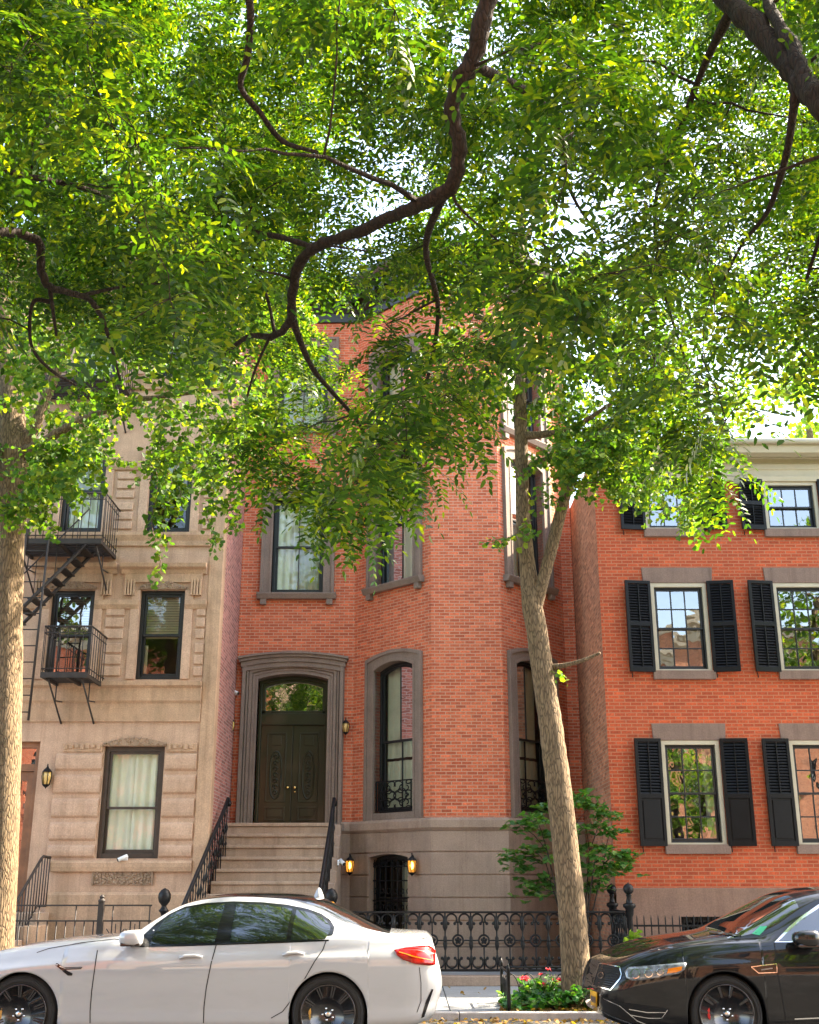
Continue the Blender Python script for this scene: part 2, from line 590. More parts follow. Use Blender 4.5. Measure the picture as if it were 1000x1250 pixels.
def sash_window(parent, fr, u0, u1, z0, z1, rise=0, rec=.14, fw=.05, sw=.045, nv=(1, 1), nh=(0, 0), fm='frame_black', meet=.5,
                glass='glass', cur=None, label=None, tilt=.25, curm='curtain', blind=None, room=True, solid_bottom=None):
    """double hung window: outer frame, two sashes, bars; panes, curtain and blind are sub-parts"""
    mb = MB(fr)
    k = -rec
    mb.ring(arch(u0, u1, z0, z1, rise), arch(u0, u1, z0, z1, rise, fw), k - .1, k + .03)
    mb.box(u0 + fw, u1 - fw, k - .1, k + .03, z0, z0 + fw)
    a, b, c, e = u0 + fw, u1 - fw, z0 + fw, z1 - fw
    zm = c + (e - c) * meet
    # upper sash
    mb.ring(arch(a, b, zm, e, rise), arch(a, b, zm, e, rise, sw), k - .04, k)
    mb.box(a, b, k - .04, k + .004, zm - sw * .5, zm + sw * .5)
    # lower sash a step behind
    mb.box(a, a + sw, k - .085, k - .045, c, zm)
    mb.box(b - sw, b, k - .085, k - .045, c, zm)
    mb.box(a + sw, b - sw, k - .085, k - .045, c, c + sw * 1.5)
    mb.box(a + sw, b - sw, k - .085, k - .045, zm - sw * .4, zm + sw * .4)
    g = .011
    pn = MB(fr)
    for si, (lo, hi, dk) in enumerate(((zm, e, k - .02), (c, zm, k - .065))):
        n_v, n_h = nv[si], nh[si]
        aa, bb = a + sw, b - sw
        l2, h2 = lo + sw * .5, hi - (sw if si == 0 else 0)
        for i in range(1, n_v + 1):
            u = aa + (bb - aa) * i / (n_v + 1)
            mb.box(u - g, u + g, dk - .015, dk + .017, l2, h2 - (0 if not rise or si else rise * .02))
        for i in range(1, n_h + 1):
            z = l2 + (h2 - l2) * i / (n_h + 1)
            mb.box(aa, bb, dk - .013, dk + .015, z - g, z + g)
        for i in range(n_v + 1):
            for j in range(n_h + 1):
                q0, q1 = aa + (bb - aa) * i / (n_v + 1), aa + (bb - aa) * (i + 1) / (n_v + 1)
                y0, y1 = l2 + (h2 - l2) * j / (n_h + 1), l2 + (h2 - l2) * (j + 1) / (n_h + 1)
                if rise and si == 0:
                    y1 = e - .005
                tx, tz = [rnd.uniform(-1, 1) * math.radians(tilt) for _ in (0, 1)]
                hu, hz = (q1 - q0) / 2, (y1 - y0) / 2
                if rise and si == 0:
                    # pane under the arch: follow the curve
                    pts = [(q0, y0)]
                    for t in range(7):
                        q = q0 + (q1 - q0) * t / 6
                        s = (q - a) / (b - a)
                        pts.append((q, e - rise * (2 * s - 1) ** 2))
                    pts.append((q1, y0))
                    pn.add([(p[0], dk + tz * (p[1] - y0), p[1]) for p in pts], [tuple(range(len(pts)))])
                else:
                    pn.add([(q0, dk - tx * hu - tz * hz, y0), (q1, dk + tx * hu - tz * hz, y0),
                            (q1, dk + tx * hu + tz * hz, y1), (q0, dk - tx * hu + tz * hz, y1)], [(0, 1, 2, 3)])
    w = mb.build('window', M[fm], parent, bevel=.004)
    if label:
        w['label'] = label
    pn.build('pane', M[glass], w)
    if cur:
        cb = MB(fr)
        for (f0, f1, g0, g1) in cur:
            n = max(8, int((f1 - f0) * (b - a) / .02))
            vs, fs = [], []
            for i in range(n + 1):
                s = i / n
                u = a + (b - a) * (f0 + (f1 - f0) * s)
                d = k - .15 + .022 * math.sin(s * n * .75) + .012 * math.sin(s * n * .31 + 1)
                vs += [(u, d, c + (e - c) * g0), (u, d * 1.0, c + (e - c) * g1)]
            for i in range(n):
                fs.append((2 * i, 2 * i + 2, 2 * i + 3, 2 * i + 1))
            cb.add(vs, fs, 0, True)
        cb.build('curtain', M[curm], w)
    if blind:
        bb_ = MB(fr)
        zb = c + (e - c) * blind
        z = e
        while z > zb:
            bb_.add([(a, k - .14, z), (b, k - .14, z), (b, k - .115, z - .048), (a, k - .115, z - .048)], [(0, 1, 2, 3)])
            z -= .05
        bb_.box(a, b, k - .15, k - .11, zb - .04, zb)
        bb_.build('blind', M['blind'], w)
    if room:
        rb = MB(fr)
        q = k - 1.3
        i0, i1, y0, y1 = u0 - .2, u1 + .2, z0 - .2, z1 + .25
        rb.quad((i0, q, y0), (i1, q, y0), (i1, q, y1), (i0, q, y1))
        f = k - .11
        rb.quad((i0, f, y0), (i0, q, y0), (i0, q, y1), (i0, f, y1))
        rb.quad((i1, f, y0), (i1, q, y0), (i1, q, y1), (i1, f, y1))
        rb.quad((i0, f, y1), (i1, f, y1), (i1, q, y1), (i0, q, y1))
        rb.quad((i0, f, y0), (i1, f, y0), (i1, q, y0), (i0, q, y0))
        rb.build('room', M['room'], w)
    return w


def zL(y): return on(FL, 500, y)[1]
def zB(y): return on(FB, 500, y)[1]
def zR(y): return on(FR, 500, y)[1]
def uL(x, y): return on(FL, x, y)[0]
def uB(x, y): return on(FB, x, y)[0]
def uR(x, y): return on(FR, x, y)[0]


# ================================================================== GROUND
g = MB(); g.quad((-60, -40, 0), (60, -40, 0), (60, 90, 0), (-60, 90, 0))
M['asphalt'] = stone_mat('asphalt', (.055, .054, .052), .25, (.03, .03, .03), .5, rough=.9)
M['walk'] = stone_mat('concrete_flags', (.23, .24, .25), .12, (.22, .2, .17), .5)
M['kerb'] = stone_mat('granite_kerb', (.5, .45, .42), .15, (.3, .25, .22), .5, scale=2)
M['soil'] = stone_mat('soil', (.06, .038, .025), .4, (.03, .02, .015), .4, scale=3)
tag(g.build('road', M['asphalt']), kind='structure')
g = MB()
xs = [-40 + i * 1.5 for i in range(54)]
nj = random.Random(3)
for i in range(len(xs) - 1):
    for (y0, y1) in ((YK + .17, 16.9), (16.9, 18.72)):
        a, b = xs[i] + .006, xs[i + 1] - .006
        if y0 < 16 and b > 1.15 and a < 3.1:
            # leave the tree pit open
            if a < 1.15: g.box(a, 1.15, y0 + .006, y1 - .006, 0, GZ)
            if b > 3.1: g.box(3.1, b, y0 + .006, y1 - .006, 0, GZ)
            if a < 3.1 and b > 1.15: g.box(max(a, 1.15), min(b, 3.1), 16.25, y1 - .006, 0, GZ)
            continue
        g.box(a, b, y0 + .006, y1 - .006, 0, GZ + nj.uniform(-.003, .003))
g.quad((-40, YK + .1, .05), (40, YK + .1, .05), (40, 18.9, .05), (-40, 18.9, .05))
tag(g.build('sidewalk', M['walk'], bevel=.006), kind='structure')
g = MB(); g.quad((-40, 18.72, GZ + .006), (40, 18.72, GZ + .006), (40, 24.2, GZ + .006), (-40, 24.2, GZ + .006))
tag(g.build('front_yard_paving', M['slate']), kind='structure')
g = MB()
for i in range(28):
    a = -40 + i * 2.9
    g.box(a + .004, a + 2.896, YK, YK + .16, -.02, GZ + .004)
tag(g.build('kerb', M['kerb'], bevel=.012), kind='structure')
g = MB(); g.box(-40, 40, -3.0, 2.6, -.02, .12)
tag(g.build('near_sidewalk', M['walk']), kind='structure')
g = MB(); g.quad((1.15, YK + .17, .075), (3.1, YK + .17, .075), (3.1, 16.25, .085), (1.15, 16.25, .085))
tag(g.build('tree_pit_soil', M['soil']), kind='structure')

# ================================================================== STONE HOUSE (left)
SX0, SX1, SZ = -13.5, -3.65, 14.3
sh = thing('stone_apartment_house', (-8, YL, GZ), 'tan sandstone apartment house with carved lintels and a fire escape at left', 'building')
colR = (uL(168, 775), uL(223, 775))
colM = (uL(58, 775), uL(112, 775))
colX = (colM[0] - 2.05, colM[1] - 2.05)
w1 = (uL(122, 980), uL(197, 980), zL(1048), zL(911))
f2 = (zL(829.5), zL(720)); fh = f2[1] - f2[0]
f3b = zL(650); f3 = (f3b, f3b + fh)
f4 = (f3b + 3.33, f3b + 3.33 + fh)
dL = (uL(-22, 980), uL(46, 940), 1.1, zL(905))
holes = [w1, dL]
wins = [('w1', w1)]
for nm, zz in (('f2', f2), ('f3', f3), ('f4', f4)):
    for cnm, cc in (('R', colR), ('M', colM), ('X', colX)):
        holes.append((cc[0], cc[1], zz[0], zz[1])); wins.append((nm + cnm, holes[-1]))
mb = MB(FL)
wall(mb, SX0, SX1, 0, SZ, holes, rev=.25)
mb.build('wall', M['tan'], sh)
mb = MB(); mb.quad((SX1, YL, 0), (SX1, YL + 9, 0), (SX1, YL + 9, SZ), (SX1, YL, SZ))
mb.build('party_wall', M['brick_pink'], sh)
mb = MB(FL)
mb.box(SX1 - .24, SX1 + .025, -.3, .03, 0, SZ - .3)
mb.build('corner_pier', M['tan_trim'], sh, bevel=.01)
mb = MB(); mb.quad((SX0, YL, SZ), (SX1, YL, SZ), (SX1, YL + 9, SZ), (SX0, YL + 9, SZ)); mb.quad((SX0, YL + 9, 0), (SX1, YL + 9, 0), (SX1, YL + 9, SZ), (SX0, YL + 9, SZ)); mb.quad((SX0, YL, 0), (SX0, YL + 9, 0), (SX0, YL + 9, SZ), (SX0, YL, SZ))
mb.build('roof', M['roof'], sh)
# rusticated ground floor courses
jt = [zL(y) for y in (1050, 1029, 1001, 972, 943.5, 917)]
uA0, uA1 = uL(64, 980), w1[0] - .02
uB0, uB1 = w1[1] + .02, SX1 - .27
for lo, hi in zip(jt, jt[1:]):
    for a, b in ((uA0, uA1), (uB0, uB1)):
        pr = [(0, lo + .03), (.045, lo + .075), (.055, lo + .13), (.055, hi - .13), (.045, hi - .075), (0, hi - .03)]
        mb = MB(FL); mb.sweep_u(pr, a, b)
        mb.build('rusticated_course', M['tan'], sh, bevel=.006)
# mouldings
def mould(name, prof, u0, u1, mat, par, fr=FL, bevel=.006):
    m_ = MB(fr); m_.sweep_u(prof, u0, u1)
    return m_.build(name, M[mat], par, bevel=bevel)
zs_ = zL(1057)
mould('base_moulding', [(-.1, zs_ - .1), (.07, zs_ - .1), (.085, zs_ - .02), (.085, zs_ + .05), (.05, zs_ + .09), (-.1, zs_ + .1)], uL(62, 1057), SX1 - .245, 'tan_trim', sh)
zp = zL(1089)
mould('plinth', [(-.1, 0), (.1, 0), (.1, zp - .05), (.06, zp), (-.1, zp)], uL(58, 1100), SX1 - .245, 'tan_trim', sh)
za, zb_, zc_ = zL(833), zL(856), zL(880)
mould('string_course', [(-.1, zc_ - .02), (.04, zc_ - .02), (.05, zb_ - .05), (.09, zb_), (.1, za - .12), (.16, za - .08), (.17, za), (-.1, za + .02)], SX0, SX1 - .245, 'tan_trim', sh)
zq = zL(667)
mould('sill_course', [(-.1, zq), (.05, zq), (.06, zq + .1), (.11, f3[0] - .08), (.11, f3[0] - .02), (-.1, f3[0] - .005)], SX0, SX1 - .245, 'tan_trim', sh)
mould('sill_course', [(-.1, f4[0] - .28), (.06, f4[0] - .28), (.11, f4[0] - .08), (.11, f4[0] - .02), (-.1, f4[0] - .005)], SX0, SX1 - .245, 'tan_trim', sh)
zi = zL(737)
for a, b in ((colM[1] + .02, colR[0] - .02), (colR[1] + .02, SX1 - .245), (colX[1] + .02, colM[0] - .02)):
    mould('impost_band', [(-.1, zi - .11), (.04, zi - .11), (.08, zi - .03), (.08, zi + .06), (-.1, zi + .06)], a, b, 'tan_trim', sh)
    for zz in (f3[1] - .35, f4[1] - .35):
        mould('impost_band', [(-.1, zz - .09), (.04, zz - .09), (.07, zz - .03), (.07, zz + .05), (-.1, zz + .05)], a, b, 'tan_trim', sh)
# carved frieze at ground floor window head, little leaf lumps in relief
zf = zL(912)
for a, b in ((uA0 + .1, w1[0] - .03), (w1[1] + .03, SX1 - .27)):
    mb = MB(FL); mb.box(a, b, 0, .03, zf - .09, zf + .07)
    n = int((b - a) / .1)
    for i in range(n):
        mb.lathe([(.001, .045), (.03, .04), (.045, .02), (.045, 0)], (a + .06 + i * .1, .012, zf - .01), 6, 'y') if False else mb.box(a + .03 + i * .1, a + .095 + i * .1, .03, .05 + .012 * (i % 2), zf - .05 + .015 * (i % 3), zf + .04)
    mb.build('carved_frieze', M['tan_trim'], sh, bevel=.012)


def carved_panel(u0, u1, z0, z1, name='carved_panel', d=.0, mat='tan_dark', seed=1, par=None):
    r = random.Random(seed)
    m_ = MB(FL)
    m_.box(u0, u1, d, d + .02, z0, z1)
    nx, nz = int((u1 - u0) / .035), max(3, int((z1 - z0) / .035))
    cx = (u0 + u1) / 2
    for i in range(int(nx * nz * .5)):
        u, z = r.uniform(0, (u1 - u0) / 2 - .03), r.uniform(z0 + .03, z1 - .03)
        s = r.uniform(.014, .03); h = r.uniform(.02, .045)
        for sg in (-1, 1):
            m_.ball((cx + sg * u, d + .02, z), s, 0, 6)
    m_.ring([(u0, z0), (u0, z1), (u1, z1), (u1, z0)], [(u0 + .025, z0 + .0), (u0 + .025, z1 - .025), (u1 - .025, z1 - .025), (u1 - .025, z0)], d, d + .045)
    return m_.build(name, M[mat], par or sh)


carved_panel(uL(113, 1072), uL(187, 1072), zL(1081), zL(1063), seed=4)
for (c0, c1), zt in (((w1[0], w1[1]), w1[3]), (colR, f2[1]), (colM, f2[1]), (colX, f2[1])):
    # carved segmental lintel right above the opening
    m_ = MB(FL)
    m_.prism([(c0 - .02, zt + .005)] + [(c0 - .02 + (c1 - c0 + .04) * i / 10, zt + .05 + .1 * (1 - (2 * i / 10 - 1) ** 2)) for i in range(11)] + [(c1 + .02, zt + .005)], 0, .06)
    r = random.Random(9)
    for i in range(46):
        s = r.random(); u = c0 + (c1 - c0) * s
        m_.ball((u, .06, zt + .03 + r.random() * (.02 + .1 * (1 - (2 * s - 1) ** 2))), .022, 0, 6)
    m_.build('carved_lintel', M['tan_dark'], sh)
for (c0, c1) in (colR, colM, colX):
    # hood on fluted brackets over the second floor windows
    zt, zh = f2[1], zL(689)
    a, b = c0 - .32, c1 + .32
    m_ = MB(FL)
    m_.sweep_u([(0, zh - .2), (.05, zh - .2), (.08, zh - .12), (.17, zh - .09), (.19, zh - .01), (.02, zh + .02), (0, zh + .02)], a - .08, b + .08)
    m_.box(a, b, 0, .05, zt + .14, zh - .2)
    m_.build('window_hood', M['tan_trim'], sh, bevel=.006)
    for q in (a, b - .22):
        m_ = MB(FL)
        zb2 = zt - .12
        for i in range(4):
            m_.box(q + .01 + i * .055, q + .048 + i * .055, .0, .075, zb2, zb2 + .32)
        m_.box(q, q + .22, 0, .06, zb2 - .0, zb2 + .03)
        m_.build('bracket', M['tan_trim'], sh, bevel=.008)
    # pillow blocks beside the windows
    for zz in (f2, f3, f4):
        lo = zz[0] + .05
        hgt = (zi - .13 - f2[0]) if zz is f2 else fh - .55
        for j in range(6):
            h0 = lo + hgt * j / 6 + (.05 if j > 2 else 0)
            for q0, q1 in ((c1 + .24, c1 + .6),):
                q1 = min(q1, SX1 - .26)
                m_ = MB(FL)
                m_.box(q0, q1, 0, .035, h0 + .012, h0 + hgt / 6 - .03)
                m_.build('pillow_block', M['tan'], sh, bevel=.02)
        for q0, q1 in ((c0 - .17, c0 - .0), (c1 + .0, c1 + .17)):
            m_ = MB(FL); m_.box(q0 + .003, q1 - .003, 0, .035, zz[0] + .003, zz[1] - .005); m_.build('architrave', M['tan'], sh, bevel=.006)
# top cornice
mould('cornice', [(0, SZ - 1.0), (.1, SZ - 1.0), (.15, SZ - .6), (.5, SZ - .4), (.6, SZ - .1), (.6, SZ + .1), (-.2, SZ + .1), (-.2, SZ - .9)], SX0, SX1 - .001, 'tan_trim', sh)
for nm, h in wins:
    lab = None
    if nm == 'w1':
        sash_window(sh, FL, *h, rec=.1, fw=.09, nv=(0, 0), fm='frame_brown', meet=.44, cur=[(0, .52, 0, 1), (.48, 1, 0, 1)], curm='curtain', label='ground floor window with closed cream curtains')
    elif nm in ('f2R',):
        sash_window(sh, FL, *h, rec=.12, fw=.07, nv=(0, 0), meet=.5, blind=.5, cur=[(0, .12, 0, .4), (.93, 1, 0, .4)])
    elif nm in ('f2M', 'f2X'):
        sash_window(sh, FL, *h, rec=.12, fw=.07, nv=(0, 0), meet=.5, blind=.52, glass='glass_r')
    else:
        sash_window(sh, FL, *h, rec=.12, fw=.08, nv=(0, 0), meet=.52, cur=[(.05, .98, .0 if nm[2] == 'M' else .45, 1)], curm='curtain_g')
# entrance: glazed wooden door under a transom
mb = MB(FL); k = -.18
u0, u1, z0, z1 = dL
ztr = zL(932)
mb.ring(arch(u0, u1, z0, z1, 0), arch(u0, u1, z0, z1, 0, .1), k - .1, k + .06)
mb.box(u0 + .1, u1 - .1, k - .1, k + .06, ztr - .13, ztr)
um = (u0 + u1) / 2
for a, b in ((u0 + .1, um - .005), (um + .005, u1 - .1)):
    mb.box(a, a + .13, k - .06, k, z0 + .02, ztr - .13); mb.box(b - .13, b, k - .06, k, z0 + .02, ztr - .13)
    mb.box(a + .13, b - .13, k - .06, k, z0 + .02, z0 + .7); mb.box(a + .13, b - .13, k - .06, k, ztr - .3, ztr - .13)
    mb.box(a + .19, b - .19, k - .0, k + .02, z0 + .16, z0 + .55)
dr = mb.build('door', M['wood'], sh, bevel=.006, label='orange stained wooden double door with glazed upper panels')
mb = MB(FL); mb.quad((u0 + .1, k - .03, z0 + .7), (u1 - .1, k - .03, z0 + .7), (u1 - .1, k - .03, z1 - .1), (u0 + .1, k - .03, z1 - .1))
mb.build('pane', M['glass_r'], dr)
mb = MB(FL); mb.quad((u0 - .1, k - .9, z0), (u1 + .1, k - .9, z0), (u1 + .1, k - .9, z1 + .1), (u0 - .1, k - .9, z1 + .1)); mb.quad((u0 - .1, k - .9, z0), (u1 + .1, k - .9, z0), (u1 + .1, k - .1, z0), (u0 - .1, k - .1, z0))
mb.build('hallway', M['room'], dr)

# ================================================================== BRICK HOUSE (middle)
BX0, BX1, BZ = -3.645, 3.54, 14.75
P = [(BX0, YB), (-1.162, YB), (.431, 22.2), (1.833, 22.2), (3.3, YB), (BX1, YB)]
FBL = frame(*P[1], *P[2]); FBF = frame(*P[2], *P[3]); FBR = frame(*P[3], *P[4]); FB0 = frame(*P[0], *P[1]); FB5 = frame(*P[4], *P[5])
LBL = (Vector(P[2]) - Vector(P[1])).length; LBR = (Vector(P[4]) - Vector(P[3])).length; LBF = P[3][0] - P[2][0]
bh = thing('brick_townhouse', (0, YB, GZ), 'orange brick townhouse with a three sided bay and brownstone trim in the middle', 'building')
ZB0 = on(FBF, 570, 998)[1]           # top of the stone base
# openings in main wall (local u of FB0 = X - BX0)
du0, du1 = uB(311.5, 930) - BX0, uB(398.5, 930) - BX0
ZLAND = zB(1007)
dz1 = zB(823)
w2 = (uB(332, 690) - BX0, uB(395, 690) - BX0, zB(724), zB(724) + 2.15)
w3 = (w2[0], w2[1], zB(522), zB(522) + 2.0)
w4 = (w2[0], w2[1], w3[0] * 0 + w3[2] + 3.3, w3[2] + 3.3 + 1.7)
mb = MB(FB0)
wall(mb, 0, P[1][0] - BX0, ZLAND - .05, BZ, [(du0, du1, ZLAND, dz1), w2, w3], rev=.25)
# bay left
ua, ub = on(FBL, 457.6, 900)[0], on(FBL, 506, 900)[0]
pz0, pz1 = on(FBL, 480, 992)[1], on(FBL, 480, 808)[1]
s_z0 = on(FBL, 478, 712)[1]; s_z1 = on(FBL, 478, 566)[1]
print('bay win', ua, ub, pz0, pz1, s_z0, s_z1, LBL, ZB0, ZLAND, w2, w3)
bl = [(ua, ub, pz0, pz1), (ua, ub, s_z0, s_z1), (ua, ub, s_z0 + 3.25, s_z0 + 3.25 + 2.1)]
mb.fr = FBL; wall(mb, 0, LBL, ZB0 - .1, BZ, bl, rev=.25)
mb.fr = FBF; wall(mb, 0, LBF, ZB0 - .1, BZ, [])
br = [(LBR - b_[1], LBR - b_[0], b_[2], b_[3]) for b_ in bl]
mb.fr = FBR; wall(mb, 0, LBR, ZB0 - .1, BZ, br, rev=.25)
mb.fr = FB5; wall(mb, 0, BX1 - P[4][0], 0, BZ, [])
mb.build('wall', M['brick'], bh)
mb = MB()
mb.add([(p[0], p[1], BZ) for p in P] + [(BX1, 33, BZ), (BX0, 33, BZ)], [tuple(range(8))])
mb.quad((BX0, 33, 0), (BX1, 33, 0), (BX1, 33, BZ), (BX0, 33, BZ)); mb.quad((BX1, YB, 0), (BX1, 33, 0), (BX1, 33, BZ), (BX1, YB, BZ))
mb.quad((BX0, YB, 0), (BX0, 33, 0), (BX0, 33, BZ), (BX0, YB, BZ))
mb.build('roof', M['roof'], bh)
# stone base in courses
Pb = [(-1.5, YB)] + P[1:]
zc = [on(FBF, 570, y)[1] for y in (1180, 1152, 1124, 1096, 1068, 1040, 1013.5)]
bw = (on(FBL, 452, 1080)[0], on(FBL, 500.5, 1080)[0])
mb = MB()
back = offset_path(Pb, .04)
for i in range(len(back) - 1):
    f_ = frame(back[i].x, back[i].y, back[i + 1].x, back[i + 1].y)
    L_ = (back[i + 1] - back[i]).length
    mb.fr = f_
    wall(mb, 0, L_, 0, ZB0 - .05, [(bw[0], bw[1], .3, zc[5])] if i == 1 else [], rev=.2)
mb.fr = None
T1, D1 = Vector(P[1]), (Vector(P[2]) - Vector(P[1])).normalized()
pl = [Pb[0], P[1], tuple(T1 + D1 * (bw[0] - .0))]
pr_ = [tuple(T1 + D1 * (bw[1] + .0))] + P[2:]
mb.build('stone_base', M['base'], bh)
lev = [.05] + zc
for i in range(len(lev) - 1):
    lo, hi = lev[i] + .012, lev[i + 1] - .012
    for pth in ((pl, pr_) if hi < zc[5] + .02 else (Pb,)):
        m_ = MB(); path_sweep(m_, pth, [(0, lo), (.065, lo), (.065, hi), (0, hi)])
        m_.build('base_course', M['base'], bh, bevel=.008)
m_ = MB(); path_sweep(m_, Pb, [(0, zc[6] - .004), (.06, zc[6] - .004), (.11, zc[6] + .05), (.11, ZB0 - .05), (.07, ZB0), (0, ZB0)])
m_.build('water_table', M['base'], bh, bevel=.008)
# basement window: arched, behind bars
Fbw = (FBL[0] + FBL[2] * .04, FBL[1], FBL[2])
zsp = on(FBL, 476, 1047)[1]
m_ = MB(Fbw)
zt_ = zc[5]
n_ = 12
vs = []
for i in range(n_ + 1):
    s = i / n_; u = bw[0] + (bw[1] - bw[0]) * s
    vs += [(u, zt_ + .0), (u, zt_ - .02 - (zt_ - .02 - zsp) * (2 * s - 1) ** 2)]
for i in range(n_):
    a, b = i * 2, i * 2 + 2
    m_.prism([vs[a], vs[b], vs[b + 1], vs[a + 1]], -.2, .018)
m_.build('window_arch', M['base'], bh)
wn = sash_window(bh, Fbw, bw[0], bw[1], .5, zt_ - .02, rise=.12, rec=.2, fw=.06, nv=(0, 0), cur=[(.55, 1, 0, 1)], curm='curtain_g', label='arched basement window behind iron bars')
m_ = MB(Fbw)
for i in range(7):
    u = bw[0] + .06 + (bw[1] - bw[0] - .12) * i / 6
    m_.tube([(u, -.1, .5), (u, -.1, zt_ - .12)], .011, 6)
    m_.torus((u, -.1, zt_ - .2), .035, .009, 10, 5)
for z in (1.25, 1.62, zt_ - .26):
    m_.box(bw[0] + .02, bw[1] - .02, -.108, -.092, z, z + .025)
for i in range(6):
    u = bw[0] + .1 + (bw[1] - bw[0] - .2) * i / 5
    m_.torus((u, -.1, 1.44), .05, .01, 10, 5); m_.torus((u, -.1, 1.15), .05, .01, 10, 5)
m_.build('window_bars', M['iron'], wn)


def stone_surround(fr, h, w_, rise, sill=True, top=.0, par=None, name='surround', foot=0):
    u0, u1, z0, z1 = h
    o1 = arch(u0 - w_, u1 + w_, z0 - foot, z1 + w_, rise); i1 = arch(u0, u1, z0 - foot, z1, rise)
    m_ = MB(fr)
    m_.ring(o1, i1, -.2, .05)
    m_.ring(arch(u0 - w_ - .0, u1 + w_ + .0, z0 - foot, z1 + w_, rise), arch(u0, u1, z0 - foot, z1, rise, -w_ * .72), .05, .085)
    m_.ring(arch(u0, u1, z0 - foot, z1, rise, -w_ * .22), arch(u0, u1, z0 - foot, z1, rise, .0), .05, .062)
    s = m_.build(name, M['brown'], par or bh, bevel=.006)
    if sill:
        m_ = MB(fr)
        m_.sweep_u([(-.2, z0 - .13), (.12, z0 - .15), (.17, z0 - .05), (.17, z0 - .02), (-.2, z0)], u0 - w_ - .05, u1 + w_ + .05)
        for q in (u0 - w_ * .9, u1 + w_ * .9 - .13):
            m_.box(q, q + .13, 0, .11, z0 - .27, z0 - .14)
        m_.build('sill', M['brown'], par or bh, bevel=.008)
    return s


def juliet(fr, u0, u1, z0, z1, par):
    m_ = MB(fr); d = -.02
    m_.box(u0, u1, d - .012, d + .012, z1 - .025, z1); m_.box(u0, u1, d - .012, d + .012, z0, z0 + .025)
    for u in (u0, u1 - .03, u0 + (u1 - u0) * .06, u1 - .03 - (u1 - u0) * .06):
        m_.box(u, u + .022, d - .01, d + .01, z0, z1)
    cu, cz, R = (u0 + u1) / 2, (z0 + z1) / 2, (z1 - z0) / 2
    for sx in (-1, 1):
        for sz in (-1, 1):
            for (ox, oz, rr, a0, a1) in ((.1, .0, .16, .2, 4.6), (.2, .2, .11, 2.2, 7.2), (.06, .3, .1, -.6, 4.0), (.27, .06, .07, 0, 5.0), (.28, .34, .06, 1, 6), (.13, .12, .08, 0, 5.5)):
                pts = []
                for i in range(13):
                    w = a0 + (a1 - a0) * i / 12
                    q = rr * (1 - .35 * i / 12)
                    pts.append((cu + sx * min((u1 - u0) / 2, (ox + q * math.cos(w)) * (u1 - u0) / .78), d, cz + sz * min(R, (oz + q * math.sin(w)) * R / .42)))
                m_.tube(pts, .012, 5)
    return m_.build('window_guard', M['iron'], par)


RW = .24
wlabels = {0: 'tall arched parlour window of the bay with an iron guard', 1: 'arched second floor window of the bay'}
for fr, hs, side in ((FBL, bl, 'left'), (FBR, br, 'right')):
    for i, h in enumerate(hs):
        stone_surround(fr, h, RW, .13, sill=(i > 0), foot=(h[2] - ZB0 - .0) if i == 0 else 0)
        wobj = sash_window(bh, fr, *h, rise=.13, rec=.17, fw=.05, nv=(1, 1), nh=(0, 0), meet=.47 if i == 0 else .5,
                           cur=[(.0, .5, .0, 1), (.5, 1, 0, 1)] if i else [(0, .5, .36, 1), (.5, .97, .36, 1), (0, 1, .0, .34)], curm='curtain_g' if i == 0 else 'curtain')
        if i == 0:
            m_ = MB(fr); m_.box(h[0], h[1], -.2, .03, ZB0 + .002, h[2] + .0); m_.build('sill', M['brown'], bh)
            juliet(fr, h[0] + .03, h[1] - .03, h[2] + .03, h[2] + .62, wobj)
for h, i in ((w2, 0), (w3, 1)):
    stone_surround(FB0, h, RW, 0)
    sash_window(bh, FB0, *h, rec=.15, fw=.06, nv=(1, 1), nh=(0, 0), cur=[(0, .5, 0, 1), (.5, 1, 0, 1)], curm='curtain_g')
# door case with the curved hood
m_ = MB(FB0)
dw = uB(399.4, 900) - uB(314, 900)
sw_ = (uB(311.5, 930) - uB(291, 930))
rise = .115
h = (du0, du1, ZLAND, dz1)
m_.ring(arch(du0 - sw_, du1 + sw_, ZLAND, dz1 + sw_ * .9, rise), arch(du0, du1, ZLAND, dz1, rise), -.22, .06)
for q, t, d0 in ((.0, .12, .09), (.2, .1, .1), (.36, .16, .12), (.58, .1, .13), (.74, .2, .17)):
    m_.ring(arch(du0, du1, ZLAND, dz1, rise, -sw_ * (q + t)), arch(du0, du1, ZLAND, dz1, rise, -sw_ * q), .06, d0 - .02)
m_.build('door_surround', M['brown'], bh, bevel=.008, label='brownstone door case with fluted jambs')
m_ = MB(FB0)
zt = zB(815)
for lo, hi, ex, dd in ((.0, .1, .0, .13), (.1, .2, .02, .16), (.2, .26, .05, .2), (.26, .31, .08, .24)):
    n = 14
    a, b = du0 - sw_ - ex, du1 + sw_ + ex
    top = [(a + (b - a) * i / n, zt + hi - .0 + .0 - rise * (2 * i / n - 1) ** 2) for i in range(n + 1)]
    bot = [(a + (b - a) * i / n, zt + lo - rise * (2 * i / n - 1) ** 2) for i in range(n + 1)]
    m_.ring(top, bot, 0, dd)
m_.build('door_hood', M['brown'], bh, bevel=.006)
